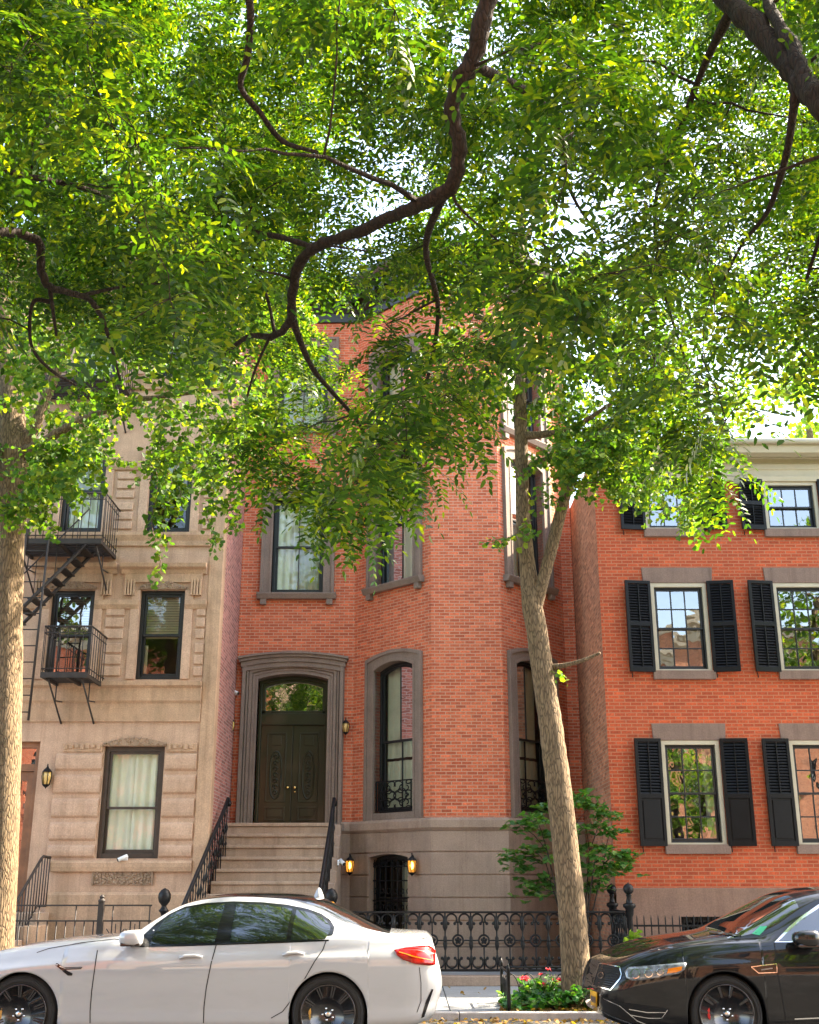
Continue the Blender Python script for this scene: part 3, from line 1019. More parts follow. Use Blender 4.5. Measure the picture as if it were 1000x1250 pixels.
# doors
k = -.3
m_ = MB(FB0)
m_.ring(arch(du0, du1, ZLAND + .02, dz1, rise), arch(du0, du1, ZLAND + .02, dz1, rise, .06), k - .1, k + .08)
ztr0, ztr1 = zB(869), zB(877)
a, b = du0 + .06, du1 - .06
m_.box(a, b, k - .1, k + .06, ztr1 - .1, ztr0)
m_.ring(arch(a, b, ztr0, dz1 - .06, rise), arch(a, b, ztr0, dz1 - .06, rise, .07), k - .05, k + .03)
m_.box(a, b, k - .05, k + .03, ztr0, ztr0 + .06)
df = m_.build('door_frame', M['door'], bh, bevel=.006)
m_ = MB(FB0)
pts = arch(a + .05, b - .05, ztr0 + .04, dz1 - .1, rise)
m_.add([(p[0], k - .01, p[1]) for p in pts], [tuple(range(len(pts)))])
m_.build('transom_pane', M['glass_r'], df)
m_ = MB(FB0); m_.quad((du0, k - .08, ZLAND), (du1, k - .08, ZLAND), (du1, k - .08, dz1), (du0, k - .08, dz1)); m_.build('door_backing', M['dark'], df)
mid = (a + b) / 2
zt0, zt1 = ZLAND + .03, ztr1 - .1
for (p0, p1, sgn) in ((a, mid - .004, 1), (mid + .004, b, -1)):
    m_ = MB(FB0)
    m_.box(p0, p1, k - .06, k, zt0, zt1)
    pw = p1 - p0
    q0, q1 = p0 + pw * .19, p1 - pw * .19
    H = zt1 - zt0
    for (z0_, z1_) in ((zt0 + H * .045, zt0 + H * .17), (zt0 + H * .23, zt0 + H * .92)):
        m_.ring([(q0, z0_), (q0, z1_), (q1, z1_), (q1, z0_)], [(q0 + .028, z0_), (q0 + .028, z1_ - .028), (q1 - .028, z1_ - .028), (q1 - .028, z0_)], k, k + .03)
        m_.box(q0, q1, k, k + .03, z0_ - .028, z0_)
    m_.box(q0 + .06, q1 - .06, k, k + .02, zt0 + H * .07, zt0 + H * .145)
    cu = (q0 + q1) / 2
    m_.box(cu - .1, cu + .1, k, k + .022, zt0 + H * .79, zt0 + H * .89)
    # long oval with scroll carving
    zc0 = zt0 + H * .49
    ov = [(cu + .115 * math.cos(w * PI / 12), k + .015, zc0 + H * .24 * math.copysign(abs(math.sin(w * PI / 12)) ** .6, math.sin(w * PI / 12))) for w in range(25)]
    m_.tube(ov, .018, 6)
    for j in range(7):
        z = zc0 - H * .18 + j * H * .06
        s2 = 1 if j % 2 else -1
        m_.tube([(cu + s2 * (.05 * math.cos(t * .55)) * (1 - t * .06), k + .02, z + .055 * math.sin(t * .55) * (1 - t * .06)) for t in range(11)], .016, 5)
        m_.ball((cu - s2 * .035, k + .01, z + .02), .026, 0, 8)
    d_ = m_.build('door', M['door'], bh, bevel=.005)
    m_ = MB(FB0)
    ku = p1 - .07 if sgn > 0 else p0 + .07
    m_.lathe([(.03, 0), (.03, .012), (.012, .015), (.012, .05), (.032, .06), (.034, .08), (.02, .095), (.001, .097)], (ku, k, zt0 + H * .36), 12, 'y')
    if sgn < 0:
        m_.lathe([(.02, 0), (.02, .02), (.001, .022)], (ku, k, zt0 + H * .32), 10, 'y')
    m_.build('door_knob', M['brass'], d_)
m_ = MB(FB0); m_.box(du0 - sw_ - .05, du1 + sw_ + .05, -.3, .14, ZLAND - .13, ZLAND + .018); m_.build('threshold', M['brown'], bh, bevel=.01)
m_ = MB(FB0); m_.box(0, P[1][0] - BX0 - .0, -.02, .06, 0, ZLAND - .14); m_.build('stoop_backing', M['base'], bh)
# cornice with dentils
m_ = MB()
path_sweep(m_, P, [(0, BZ - .75), (.06, BZ - .75), (.08, BZ - .55), (.18, BZ - .45), (.2, BZ - .2), (.5, BZ - .12), (.58, BZ + .02), (.6, BZ + .12), (-.2, BZ + .12), (-.2, BZ - .7)])
cn = m_.build('cornice', M['frame_black'], bh, bevel=.01)
for i in range(len(P) - 1):
    f_ = frame(*P[i], *P[i + 1]); L_ = (Vector(P[i + 1]) - Vector(P[i])).length
    m_ = MB(f_)
    n = int(L_ / .24)
    for j in range(n):
        u = (j + .5) * L_ / n
        m_.box(u - .06, u + .06, .1, .42, BZ - .4, BZ - .14)
    if n: m_.build('dentil_row', M['frame_black'], cn, bevel=.01)

# ================================================================== RED ROW HOUSE (right)
RX0, RX1, RZ = 3.55, 13.5, at(500, 537, YR - .55).z - .1
zz = lambda y, d: at(500, y, YR - d).z
rh = thing('red_row_house', (8, YR, GZ), 'red painted brick row house with black shutters and a cream cornice at right', 'building')
pitch = uR(972, 968) - uR(814, 968)
cg = (uR(814, 968), uR(879, 968)); c2 = (uR(798, 766), uR(858, 766)); c3 = (uR(787, 617), uR(848, 617))
c2c = (cg[0] + cg[1]) / 2
hw = .525
ccs = [c2c + i * pitch for i in range(4)]
lev3 = {'g': (zR(1031), zR(904)), 's': (zR(819), zR(712)), 't': (zR(646), zR(588))}
print('red', cg, c2, c3, pitch, lev3, RZ)
holes = []
for c in ccs:
    for kx in 'gst':
        holes.append((c - hw, c + hw, *lev3[kx]))
zbase = zR(1085)
mb = MB(FR)
wall(mb, RX0, RX1, zbase, RZ - .1, holes, rev=.2)
mb.build('wall', M['brick_red'], rh)
mb = MB(); mb.quad((RX0, YR, 0), (RX0, 33, 0), (RX0, 33, RZ), (RX0, YR, RZ)); mb.build('party_wall', M['brick_brown'], rh)
mb = MB(); mb.quad((RX0, YR, RZ), (RX1, YR, RZ), (RX1, 33, RZ), (RX0, 33, RZ)); mb.quad((RX1, YR, 0), (RX1, 33, 0), (RX1, 33, RZ), (RX1, YR, RZ)); mb.quad((RX0, 33, 0), (RX1, 33, 0), (RX1, 33, RZ), (RX0, 33, RZ))
mb.build('roof', M['roof'], rh)
mb = MB(FR)
zbw = (.2, zR(1119))
bwin = [(uR(831, 1125), uR(885, 1125), *zbw), (uR(831, 1125) + pitch, uR(885, 1125) + pitch, *zbw), (uR(831, 1125) + 2 * pitch, uR(885, 1125) + 2 * pitch, *zbw)]
wall(mb, RX0, RX1, 0, zbase, bwin, d=.05, rev=.2)
mb.quad((RX0, .05, zbase), (RX1, .05, zbase), (RX1, -.02, zbase + .02), (RX0, -.02, zbase + .02))
mb.quad((RX0, .05, 0), (RX0, -.2, 0), (RX0, -.2, zbase), (RX0, .05, zbase))
mb.build('stone_base', M['red_base'], rh)
for h in bwin:
    w_ = sash_window(rh, FR, *h, rec=.12, fw=.05, nv=(0, 0), glass='glass')
    m_ = MB(FR)
    for i in range(9):
        u = h[0] + .05 + (h[1] - h[0] - .1) * i / 8
        m_.tube([(u, -.04, h[2]), (u, -.04, h[3])], .01, 6)
    m_.box(h[0], h[1], -.05, -.03, h[3] - .25, h[3] - .22)
    m_.build('window_bars', M['iron'], w_)


def shutter(u0, u1, z0, z1, mode, par, ang, hinge):
    """ang: how far it stands off the wall; hinge: -1 hinged at right edge, 1 at left edge"""
    hu = u0 if hinge > 0 else u1
    O, U, N = FR
    ca, sa = math.cos(ang), math.sin(ang)
    U2 = U * ca + N * (sa * (1 if hinge > 0 else -1))
    N2 = N * ca - U * (sa * (1 if hinge > 0 else -1))
    O2 = O + U * hu + N * .03 - U2 * hu
    m_ = MB((O2, U2, N2))
    t0, t1 = 0.0, .04
    st = .055
    m_.box(u0, u0 + st, t0, t1, z0, z1); m_.box(u1 - st, u1, t0, t1, z0, z1)
    zm = z0 + (z1 - z0) * (.46 if mode == 'panel' else .52)
    for a, b in ((z0, z0 + .09), (z1 - .06, z1), (zm - .04, zm + .04)):
        m_.box(u0 + st, u1 - st, t0, t1, a, b)
    def louv(a, b):
        n = int((b - a) / .05)
        for i in range(n):
            z = a + (b - a) * i / n
            m_.add([(u0 + st, t0 + .004, z + .04), (u1 - st, t0 + .004, z + .04), (u1 - st, t1 - .004, z - .005), (u0 + st, t1 - .004, z - .005),
                    (u0 + st, t0 + .0, z + .032), (u1 - st, t0 + .0, z + .032), (u1 - st, t1 - .008, z - .012), (u0 + st, t1 - .008, z - .012)],
                   [(0, 1, 2, 3), (7, 6, 5, 4), (3, 2, 6, 7), (0, 4, 5, 1)])
        m_.box((u0 + u1) / 2 - .008, (u0 + u1) / 2 + .008, t1 - .004, t1 + .012, a, b)
    m_.box(u0 + st, u1 - st, t0 - .004, t0 + .002, z0 + .09, z1 - .06)
    louv(zm + .045, z1 - .07)
    if mode == 'panel':
        m_.box(u0 + st, u1 - st, t0, t1 - .022, z0 + .09, zm - .04)
        m_.box(u0 + st + .035, u1 - st - .035, t1 - .022, t1 - .004, z0 + .13, zm - .08)
    else:
        louv(z0 + .1, zm - .05)
    s = m_.build('shutter', M['shutter'], par, bevel=.003)
    m_ = MB(FR)
    m_.tube([(u0 + .06, .02, z0 - .0), (u0 + .06, .05, z0 - .05), (u0 + .06, .05, z0 - .1)], .009, 6)
    m_.build('shutter_dog', M['iron'], s)


sr = random.Random(5)
for ci, c in enumerate(ccs):
    for kx in 'gst':
        z0, z1 = lev3[kx]
        # flat cream casing inside the reveal
        m_ = MB(FR)
        m_.ring(arch(c - hw, c + hw, z0, z1, 0), arch(c - hw, c + hw, z0, z1, 0, .075), -.15, .012)
        m_.box(c - hw + .075, c + hw - .075, -.15, .012, z0, z0 + .03)
        m_.build('window_casing', M['cream'], rh, bevel=.005)
        nh = (1, 1) if kx != 't' else (0, 0)
        sash_window(rh, FR, c - hw + .075, c + hw - .075, z0 + .03, z1 - .075, rec=.07, fw=.025, sw=.035, nv=(2, 2), nh=nh, glass='glass_r', tilt=.8,
                    cur=[(.8, 1, 0, 1)] if kx == 'g' and ci == 0 else None)
        m_ = MB(FR)
        m_.box(c - hw - .04, c + hw + .04, -.16, .07, z0 - .16, z0 - .0)
        m_.build('sill', M['lintel'], rh, bevel=.008)
        if kx != 't':
            m_ = MB(FR)
            m_.prism([(c - hw - .12, z1 + .002), (c - hw - .14, z1 + .3), (c + hw + .14, z1 + .3), (c + hw + .12, z1 + .002)], -.16, .025)
            m_.build('lintel', M['lintel'], rh, bevel=.008)
        sw_h = .49
        md = 'panel' if kx == 'g' else 'louvre'
        for hinge, (a, b) in ((-1, (c - hw - sw_h - .0, c - hw - .005)), (1, (c + hw + .005, c + hw + sw_h))):
            shutter(a, b, z0 - .03, z1 + .03, md, rh, math.radians(sr.uniform(3, 9)), hinge)
zc0 = zR(586)
mb = MB(FR)
mb.sweep_u([(0, zc0 - .04), (.06, zc0 - .04), (.08, zc0 + .05), (.05, zc0 + .07), (.05, zz(574, .05)), (.08, zz(573, .05)), (.08, zz(567, .05)), (.05, zz(566, .05)), (.05, zz(560, .05)), (.1, zz(559, .1)), (.1, zz(555, .1)), (.16, zz(553, .16)), (.22, zz(551, .22)), (.24, RZ - .13), (.46, RZ - .12), (.5, RZ - .02), (.52, RZ + .05), (-.1, RZ + .12), (-.1, zc0)], RX0, RX1)
mb.build('cornice', M['cream'], rh, bevel=.006)
mb = MB(FR)
mb.tube([(RX0 + .02, .56, RZ + .07), (RX1, .56, RZ + .07)], .06, 8)
mb.build('gutter', M['cream'], rh)
# ================================================================== STOOP and railings
NS, RIS, TRD = 12, (ZLAND - GZ) / 12, .3
SXa, SXb = -3.6, -1.5
st_ = thing('front_stoop', (-2.55, 21, GZ), 'brownstone stoop of wide steps rising to the dark double door', 'stoop')
yt = 23.0                            # front edge of the landing
m_ = MB(); m_.box(SXa, SXb, yt - .03, YB - .07, ZLAND - .07, ZLAND - .001); m_.box(SXa + .02, SXb - .02, yt, YB - .07, 0, ZLAND - .075)
m_.build('landing', M['step'], st_, bevel=.012)
for i in range(1, NS):
    z = ZLAND - i * RIS
    y1 = yt - (i - 1) * TRD
    m_ = MB()
    xa_ = SXa if y1 > 21.25 else SXa - .22
    m_.box(xa_, SXb, y1 - TRD - .035, y1 - .002, z - .06, z)
    m_.box(xa_ + .02, SXb - .02, y1 - TRD, y1 - .004, 0, z - .062)
    m_.build('step', M['step'], st_, bevel=.012)
# stepped cheek stones on the right
for i in range(0, 11):
    z = ZLAND - i * RIS
    y1 = yt + .3 - i * TRD
    m_ = MB(); m_.box(SXb + .002, SXb + .16, y1 - TRD + .002, y1 - .002, 0, z - .03)
    m_.build('cheek_stone', M['base'], st_, bevel=.02)


def stair_rail(x, sgn, label, dx, xn):
    t = thing('stair_railing', (x, 21, GZ), label, 'railing', 'railings of the front stoop')
    ya, za = 22.35, ZLAND - 2.2 * RIS + .86
    yb, zb = 19.75, GZ + .2 + .86
    pts = [(x, ya + .12, za - .06), (x, ya + .1, za + .02), (x, ya, za + .03)]
    n = 12
    for i in range(1, n + 1):
        s = i / n
        pts.append((x + dx * s, ya + (yb - ya) * s, za + (zb - za) * s))
    # flare out to the newel
    xb_ = x + dx
    for i in range(1, 7):
        s = i / 6
        pts.append((xb_ + (xn - xb_) * s ** 1.6, yb - .42 * s, zb - .1 * s))
    m_ = MB()
    m_.tube(pts, .036, 10)
    m_.lathe([(.001, -.05), (.05, -.04), (.06, 0), (.05, .04), (.001, .05)], (x, ya + .12, za - .05), 12, 'x')
    m_.build('handrail', M['iron'], t)
    for i in range(2, NS):
        for f in (.25, .75):
            y = yt - (i - 1) * TRD - TRD * f
            if y > ya: continue
            z0 = ZLAND - i * RIS
            s = (ya - y) / (ya - yb)
            z1 = za + (zb - za) * s
            if s > 1: continue
            b = MB()
            H = z1 - z0
            b.lathe([(.011, 0), (.011, H * .2), (.024, H * .24), (.011, H * .28), (.011, H * .42), (.02, H * .47), (.032, H * .52), (.02, H * .57), (.011, H * .62), (.011, H * .78), (.022, H * .82), (.011, H * .86), (.011, H)], (x + dx * s, y, z0), 8)
            b.build('baluster', M['iron'], t)
    yn, zn = yb - .42, GZ
    b = MB()
    b.box(xn - .1, xn + .1, yn - .1, yn + .1, zn, zn + .25)
    b.lathe([(.075, .25), (.075, .3), (.055, .34), (.055, .72), (.075, .76), (.085, .8), (.085, .92), (.06, .96), (.04, 1.0), (.05, 1.04), (.085, 1.07), (.06, 1.1), (.04, 1.13), (.04, 1.15), (.09, 1.21), (.105, 1.27), (.1, 1.33), (.06, 1.39), (.02, 1.41), (.001, 1.42)], (xn, yn, zn), 16)
    b.build('newel_post', M['iron'], t, bevel=.006)


stair_rail(-3.47, -1, 'left iron railing of the front stoop beside the sandstone wall', -.28, -3.95)
stair_rail(-1.44, 1, 'right iron railing of the front stoop beside the bay', -.08, -1.26)

# left stoop of the stone house
ls = thing('side_stoop', (-7.2, 20.5, GZ), 'mossy stone steps at the sandstone house behind the left tree', 'stoop')
for i in range(5):
    m_ = MB(); z = 1.1 - i * .2; y1 = 20.5 - i * .3
    m_.box(-8.0, -6.35, y1 - .3 if i else 20.5, y1 if i else YL - .04, 0, z); m_.build('step', M['step'], ls, bevel=.012)
    if i in (1, 3):
        m_ = MB(); m_.box(-6.348, -6.12, y1 - .32, y1 + .3, 0, z + .02); m_.build('cheek_stone', M['tan_trim'], ls, bevel=.02)
t = thing('stair_railing', (-6.45, 20.3, GZ), 'plain thin iron railing on the mossy side steps at far left', 'railing')
ya, yb = 21.2, 19.15
tp = lambda y: 2.02 if y > 20.75 else 2.02 - (20.75 - y) * .63
m_ = MB(); m_.tube([(-6.42, ya, 2.02), (-6.42, 20.8, 2.03), (-6.42, 20.7, 1.99), (-6.42, yb, tp(yb)), (-6.42, yb - .08, tp(yb) - .1)], .025, 8)
m_.tube([(-6.42, ya, 1.2), (-6.42, 20.7, 1.2), (-6.42, yb, tp(yb) - .75)], .015, 6); m_.build('handrail', M['iron_brown'], t)
for i in range(15):
    y = ya - (ya - yb) * i / 14
    m_ = MB(); m_.tube([(-6.42, y, tp(y) - .82), (-6.42, y, tp(y))], .011, 6); m_.build('baluster', M['iron_brown'], t)

# ================================================================== FENCES
def fence_post(par, x, y, h, ball=.085):
    b = MB()
    b.box(x - .07, x + .07, y - .07, y + .07, GZ, GZ + .25)
    H = h - GZ
    b.lathe([(.055, .25), (.055, .3), (.042, .33), (.042, H - .5), (.06, H - .47), (.065, H - .38), (.1, H - .35), (.1, H - .31), (.05, H - .29), (.035, H - .2), (.05, H - .18), (.035, H - .16)], (x, y, GZ), 14)
    p = b.build('post', M['iron'], par, bevel=.005)
    b = MB(); b.ball((x, y, h - ball), ball, 0, 16); b.lathe([(.02, 0), (.001, .03)], (x, y, h - .01), 8); b.build('finial', M['iron'], p)


def ornate(par, fr, u0, u1, d):
    zb, zt = .31, 1.166
    m_ = MB(fr); m_.box(u0, u1, d - .04, d + .04, zt - .03, zt); m_.build('top_rail', M['iron'], par, bevel=.006)
    m_ = MB(fr); m_.box(u0, u1, d - .025, d + .025, zb - .02, zb + .015); m_.build('bottom_rail', M['iron'], par, bevel=.004)
    m_ = MB(fr); m_.box(u0, u1, d - .14, d + .14, GZ, zb - .075); m_.build('fence_kerb', M['base'], par, bevel=.012)
    n = round((u1 - u0) / .415)
    w_ = (u1 - u0) / n
    zm = zb + (zt - zb) * .5
    for i in range(n):
        c = u0 + (i + .5) * w_
        m_ = MB(fr)
        # central bar with the medallion
        m_.tube([(c, d, zb), (c, d, zm - .075)], .013, 6); m_.tube([(c, d, zm + .075), (c, d, zt - .16)], .013, 6)
        m_.box(c - .035, c + .035, d - .012, d + .012, zt - .17, zt - .15); m_.box(c - .035, c + .035, d - .012, d + .012, zb + .14, zb + .16)
        m_.torus((c, d, zm), .08, .017, 16, 6)
        for k in range(5):
            w = PI / 2 + k * 2 * PI / 5
            m_.ball((c + .035 * math.cos(w), d, zm + .035 * math.sin(w)), .024, 0, 6)
        m_.ball((c, d, zm), .018, 0, 6)
        # side bar (shared spear baluster)
        q = c + w_ / 2
        m_.lathe([(.012, 0), (.012, .1), (.03, .16), (.012, .22), (.012, .28), (.028, .33), (.036, .38), (.02, .43), (.03, .46), (.012, .5), (.012, .56), (.04, .62), (.03, .7), (.012, .8), (.012, zt - zb - .02)], (q, d, zb), 8)
        m_.tube([(c - w_ / 2, d, zm), (c - .08, d, zm)], .012, 6); m_.tube([(c + .08, d, zm), (q, d, zm)], .012, 6)
        m_.ball((q, d, zm), .035, 0, 8)
        m_.box(c - w_ / 2, q, d - .006, d + .006, zm - .1, zm - .088)
        for sx in (-1, 1):
            a = c + sx * w_ / 4
            R = .082
            # horseshoe arches above, scroll cups below, ends in balls
            m_.torus((a, d, zt - .03 - R - .01), R, .016, 14, 6, a0=-.75, a1=PI + .75)
            for s2 in (-1, 1):
                m_.ball((a + s2 * R * .62, d, zt - .04 - R - R * .72), .026, 0, 8)
            m_.torus((a, d, zb + .02 + R + .01), R, .016, 14, 6, a0=PI - .75, a1=2 * PI + .75)
            for s2 in (-1, 1):
                m_.ball((a + s2 * R * .62, d, zb + .03 + R + R * .72), .026, 0, 8)
        m_.build('scroll_panel', M['iron'], par)


FF = (Vector((0, YF, 0)), X3, -Y3)
of = thing('ornate_iron_fence', (1.2, YF, GZ), 'black cast iron fence of scrolls and flower medallions before the bay', 'fence')
ornate(of, FF, -1.05, 3.36, 0)
fence_post(of, 3.44, YF, 1.58)
fence_post(of, 3.42, 20.25, 1.57)
fr2 = (Vector((3.43, YF, 0)), Y3, X3)
ornate(of, fr2, .1, 1.36, 0)


def pickets(name, label, x0, x1, y, ztop, zrail, step, mat, par_posts=()):
    t = thing(name, ((x0 + x1) / 2, y, GZ), label, 'fence')
    m_ = MB(); m_.box(x0, x1, y - .02, y + .02, zrail - .015, zrail + .015); m_.build('rail', M[mat], t)
    m_ = MB(); m_.box(x0, x1, y - .02, y + .02, .22, .25); m_.build('rail', M[mat], t)
    n = int((x1 - x0) / step)
    for i in range(min(n, 95)):
        x = x0 + (i + .5) * step
        m_ = MB(); m_.tube([(x, y, GZ), (x, y, ztop - .05), (x, y, ztop)], [.011, .011, .003], 6); m_.build('picket', M[mat], t)
    return t


pf = pickets('picket_fence', 'low black picket fence before the red house base', 3.62, 9.4, 19.5, 1.09, .93, .115, 'iron')
lf = thing('wire_fence', (-5.1, 18.9, GZ), 'low rusty iron fence with crossed bars before the sandstone house', 'fence')
m_ = MB()
for z in (1.25, 1.02, .25):
    m_.box(-6.4, -4.05, 18.885, 18.915, z - .012, z + .012)
m_.build('rail', M['iron_brown'], lf)
for i in range(17):
    x = -6.4 + i * .145
    m_ = MB(); m_.tube([(x, 18.9, GZ), (x, 18.9, 1.02 if i % 4 else 1.25)], .011, 6); m_.build('picket', M['iron_brown'], lf)
x = at(124, 1105, 18.9).x
m_ = MB(); m_.box(x - .045, x + .045, 18.86, 18.94, GZ, 1.3); m_.lathe([(.06, 0), (.06, .03), (.03, .05), (.045, .08), (.001, .12)], (x, 18.9, 1.3), 10)
m_.build('post', M['iron_brown'], lf, bevel=.006)
m_ = MB()
for k in range(3):
    c = x + .25 + k * .3
    for a in range(4):
        w = a * PI / 4
        m_.tube([(c - .2 * math.cos(w), 18.88, .72 - .26 * math.sin(w)), (c + .2 * math.cos(w), 18.88, .72 + .26 * math.sin(w))], .008, 5)
m_.build('crossed_bars', M['iron_brown'], lf)

# low guard round the tree pit
tg = thing('tree_guard', (2.1, 15.6, GZ), 'low dark iron hoop guard around the planted tree pit', 'tree guard')
G = [(1.22, 15.1), (1.22, 16.2), (3.05, 16.2), (3.05, 15.1)]
m_ = MB()
for a, b in zip(G, G[1:]):
    m_.tube([(a[0], a[1], .52), (b[0], b[1], .52)], .014, 6)
    m_.tube([(a[0], a[1], .16), (b[0], b[1], .16)], .01, 6)
m_.build('rail', M['iron'], tg)
for x, y in G:
    m_ = MB(); m_.lathe([(.022, 0), (.022, .48), (.03, .5), (.015, .53), (.001, .57)], (x, y, .07), 8); m_.build('post', M['iron'], tg)
for a, b in zip(G, G[1:]):
    a, b = Vector((*a, 0)), Vector((*b, 0)); L_ = (b - a).length; n = max(2, int(L_ / .22))
    for i in range(n):
        p0, p1 = a + (b - a) * (i / n), a + (b - a) * ((i + 1) / n)
        m_ = MB(); m_.tube([p0 + (p1 - p0) * ((1 - math.cos(PI * k / 8)) / 2) + Z3 * (.2 + .24 * math.sin(PI * k / 8)) for k in range(9)], .008, 5); m_.build('hoop', M['iron'], tg)

# ================================================================== LANTERNS, CAMERAS
def lantern(fr, u, z, s, lit, label, group=None):
    O, U, N = fr
    loc = O + U * u + Z3 * z
    t = thing('wall_lantern', loc, label, 'lantern', group)
    m_ = MB((loc, U, N))
    m_.lathe([(.05 * s, 0), (.05 * s, .012), (.001, .015)], (0, .005, 0), 10, 'y')
    m_.box(-.03 * s, .03 * s, 0, .012, -.1 * s, .1 * s)
    m_.tube([(0, .01, .02 * s), (0, .07 * s, .1 * s), (0, .12 * s, .17 * s), (0, .13 * s, .13 * s)], .011 * s, 6)
    m_.build('bracket', M['iron'], t)
    c = (0, .13 * s, 0)
    m_ = MB((loc, U, N))
    m_.lathe([(.001, .2 * s), (.012 * s, .19 * s), (.012 * s, .15 * s), (.03 * s, .13 * s), (.05 * s, .115 * s), (.075 * s, .08 * s), (.085 * s, .07 * s), (.07 * s, .068 * s)], c, 8, 'z', sm=False)
    m_.lathe([(.055 * s, -.12 * s), (.06 * s, -.13 * s), (.04 * s, -.15 * s), (.012 * s, -.17 * s), (.001, -.19 * s)], c, 8, 'z', sm=False)
    for k in range(6):
        w = k * PI / 3
        m_.tube([(c[0] + .072 * s * math.cos(w), c[1] + .072 * s * math.sin(w), .07 * s), (c[0] + .078 * s * math.cos(w), c[1] + .078 * s * math.sin(w), 0), (c[0] + .055 * s * math.cos(w), c[1] + .055 * s * math.sin(w), -.125 * s)], .007 * s, 5)
    m_.build('lantern_cage', M['iron'], t)
    m_ = MB((loc, U, N))
    m_.lathe([(.066 * s, .068 * s), (.071 * s, 0), (.05 * s, -.12 * s)], c, 12)
    m_.build('lantern_glass', M['lglass'] if lit else M['amber'], t)
    if lit:
        m_ = MB((loc, U, N))
        m_.lathe([(.001, -.07 * s), (.02 * s, -.05 * s), (.03 * s, -.01 * s), (.02 * s, .03 * s), (.001, .05 * s)], c, 10)
        m_.build('bulb', M['bulb'], t)


g1 = 'lit lanterns beside the basement window'
u, z = on(Fbw, 433.5, 1056); lantern(Fbw, u, z, 1.1, True, 'lit amber lantern between the stoop and the basement window', g1)
u, z = on(Fbw, 509.5, 1056); lantern(Fbw, u, z, 1.1, True, 'lit amber lantern on the right side of the barred basement window', g1)
u, z = on(FB, 422.5, 888); lantern(FB, u, z, .95, False, 'unlit lantern on brick between the door case and the bay')
u, z = on(FB, 283.5, 886); lantern(FB, u, z, .9, False, 'unlit lantern at the left edge of the door case')
u, z = on(FL, 60, 949); lantern(FL, u, z, 1.15, False, 'dark coach lantern on the sandstone wall beside the wooden door')


def security_camera(fr, u, z, label, sgn=1):
    O, U, N = fr
    loc = O + U * u + Z3 * z
    t = thing('security_camera', loc, label, 'camera')
    m_ = MB((loc, U, N)); m_.lathe([(.05, 0), (.05, .03), (.03, .04)], (0, 0, 0), 10, 'y') if False else m_.box(-.05, .05, 0, .03, -.05, .05)
    m_.tube([(0, .03, 0), (0, .08, .01)], .02, 8); m_.build('mount', M['white'], t, bevel=.01)
    a = Vector((-.05 * sgn, .05, .045)); b = Vector((.1 * sgn, .13, -.03))
    m_ = MB((loc, U, N)); m_.tube([a, a + (b - a) * .05, a + (b - a) * .95, b], [.026, .036, .036, .032], 12); m_.build('body', M['white'], t)
    m_ = MB((loc, U, N)); m_.tube([b + (b - a) * .01, b + (b - a) * .03], .035, 12); m_.build('lens', M['dark'], t)


u, z = on(FB, 286, 846); security_camera(FB, u, z, 'white security camera high on the brick left of the door case')
u, z = on(FL, 153, 1048); security_camera(FL, u, z, 'white security camera under the ground floor window of the sandstone house', -1)
u, z = on(FBL, 417, 1046); 
security_camera((Vector((SXb + .16, 22.2, 0)), -Y3, X3), 0.1, 1.95, 'white security camera on the side of the stoop')

# ================================================================== FIRE ESCAPE
fe = thing('fire_escape', (-6.8, YL, 5), 'dark iron fire escape with railed balconies and stairs on the sandstone house', 'fire escape')


def balcony(z, u0, u1, dep, h, ladder_hole=True):
    m_ = MB(FL)
    n = 9
    for i in range(n):
        d0 = dep * i / n
        m_.box(u0, u1, d0 + .012, d0 + dep / n - .03, z - .02, z)
    for u in (u0, u1 - .05, (u0 + u1) / 2):
        m_.box(u, u + .05, 0, dep, z - .075, z - .02)
    m_.box(u0, u1, dep, dep + .03, z - .08, z + .02)
    m_.build('platform', M['iron_brown'], fe)
    m_ = MB(FL)
    for zz in (z + h, z + h - .12, z + .09):
        r = .018 if zz == z + h else .011
        m_.tube([(u0, 0, zz), (u0, dep, zz), (u1, dep, zz), (u1, 0, zz)], r, 6)
    k = int((u1 - u0) / .13)
    for i in range(k + 1):
        u = u0 + (u1 - u0) * i / k
        m_.tube([(u, dep, z), (u, dep, z + h)], .009, 5)
        if i < k:
            m_.torus((u + (u1 - u0) / k / 2, dep, z + h - .06), .045, .006, 10, 5)
    for u in (u0, u1):
        for i in range(7):
            d = dep * (i + .5) / 7
            m_.tube([(u, d, z), (u, d, z + h)], .009, 5)
            m_.torus((u, d, z + h - .06), .001, .006, 4, 4)
    m_.build('balcony_railing', M['iron_brown'], fe)
    for u in (u0 + .12, u1 - .12):
        m_ = MB(FL)
        m_.tube([(u, 0, z - .75), (u, .04, z - .72), (u, dep * .95, z - .08)], .018, 6)
        m_.tube([(u, 0, z - .35), (u, dep * .45, z - .4)], .014, 6); m_.tube([(u, dep * .45, z - .06), (u, dep * .45, z - .42)], .012, 6)
        m_.build('bracket', M['iron_brown'], fe)


FD = 1.08
q0 = at(52, 800, YL - FD).x; q1 = at(109.5, 800, YL - FD).x
zfl2 = at(52, 822, YL - FD).z
r0, r1 = at(20, 620, YL - FD).x, at(128, 620, YL - FD).x
zfl3 = at(52, 659, YL - FD).z
balcony(zfl2, q0, q1, FD, .86)
balcony(zfl3, r0, r1, FD, .92)
balcony(zfl3 + 3.33, r0, r1 + .1, FD, .92)


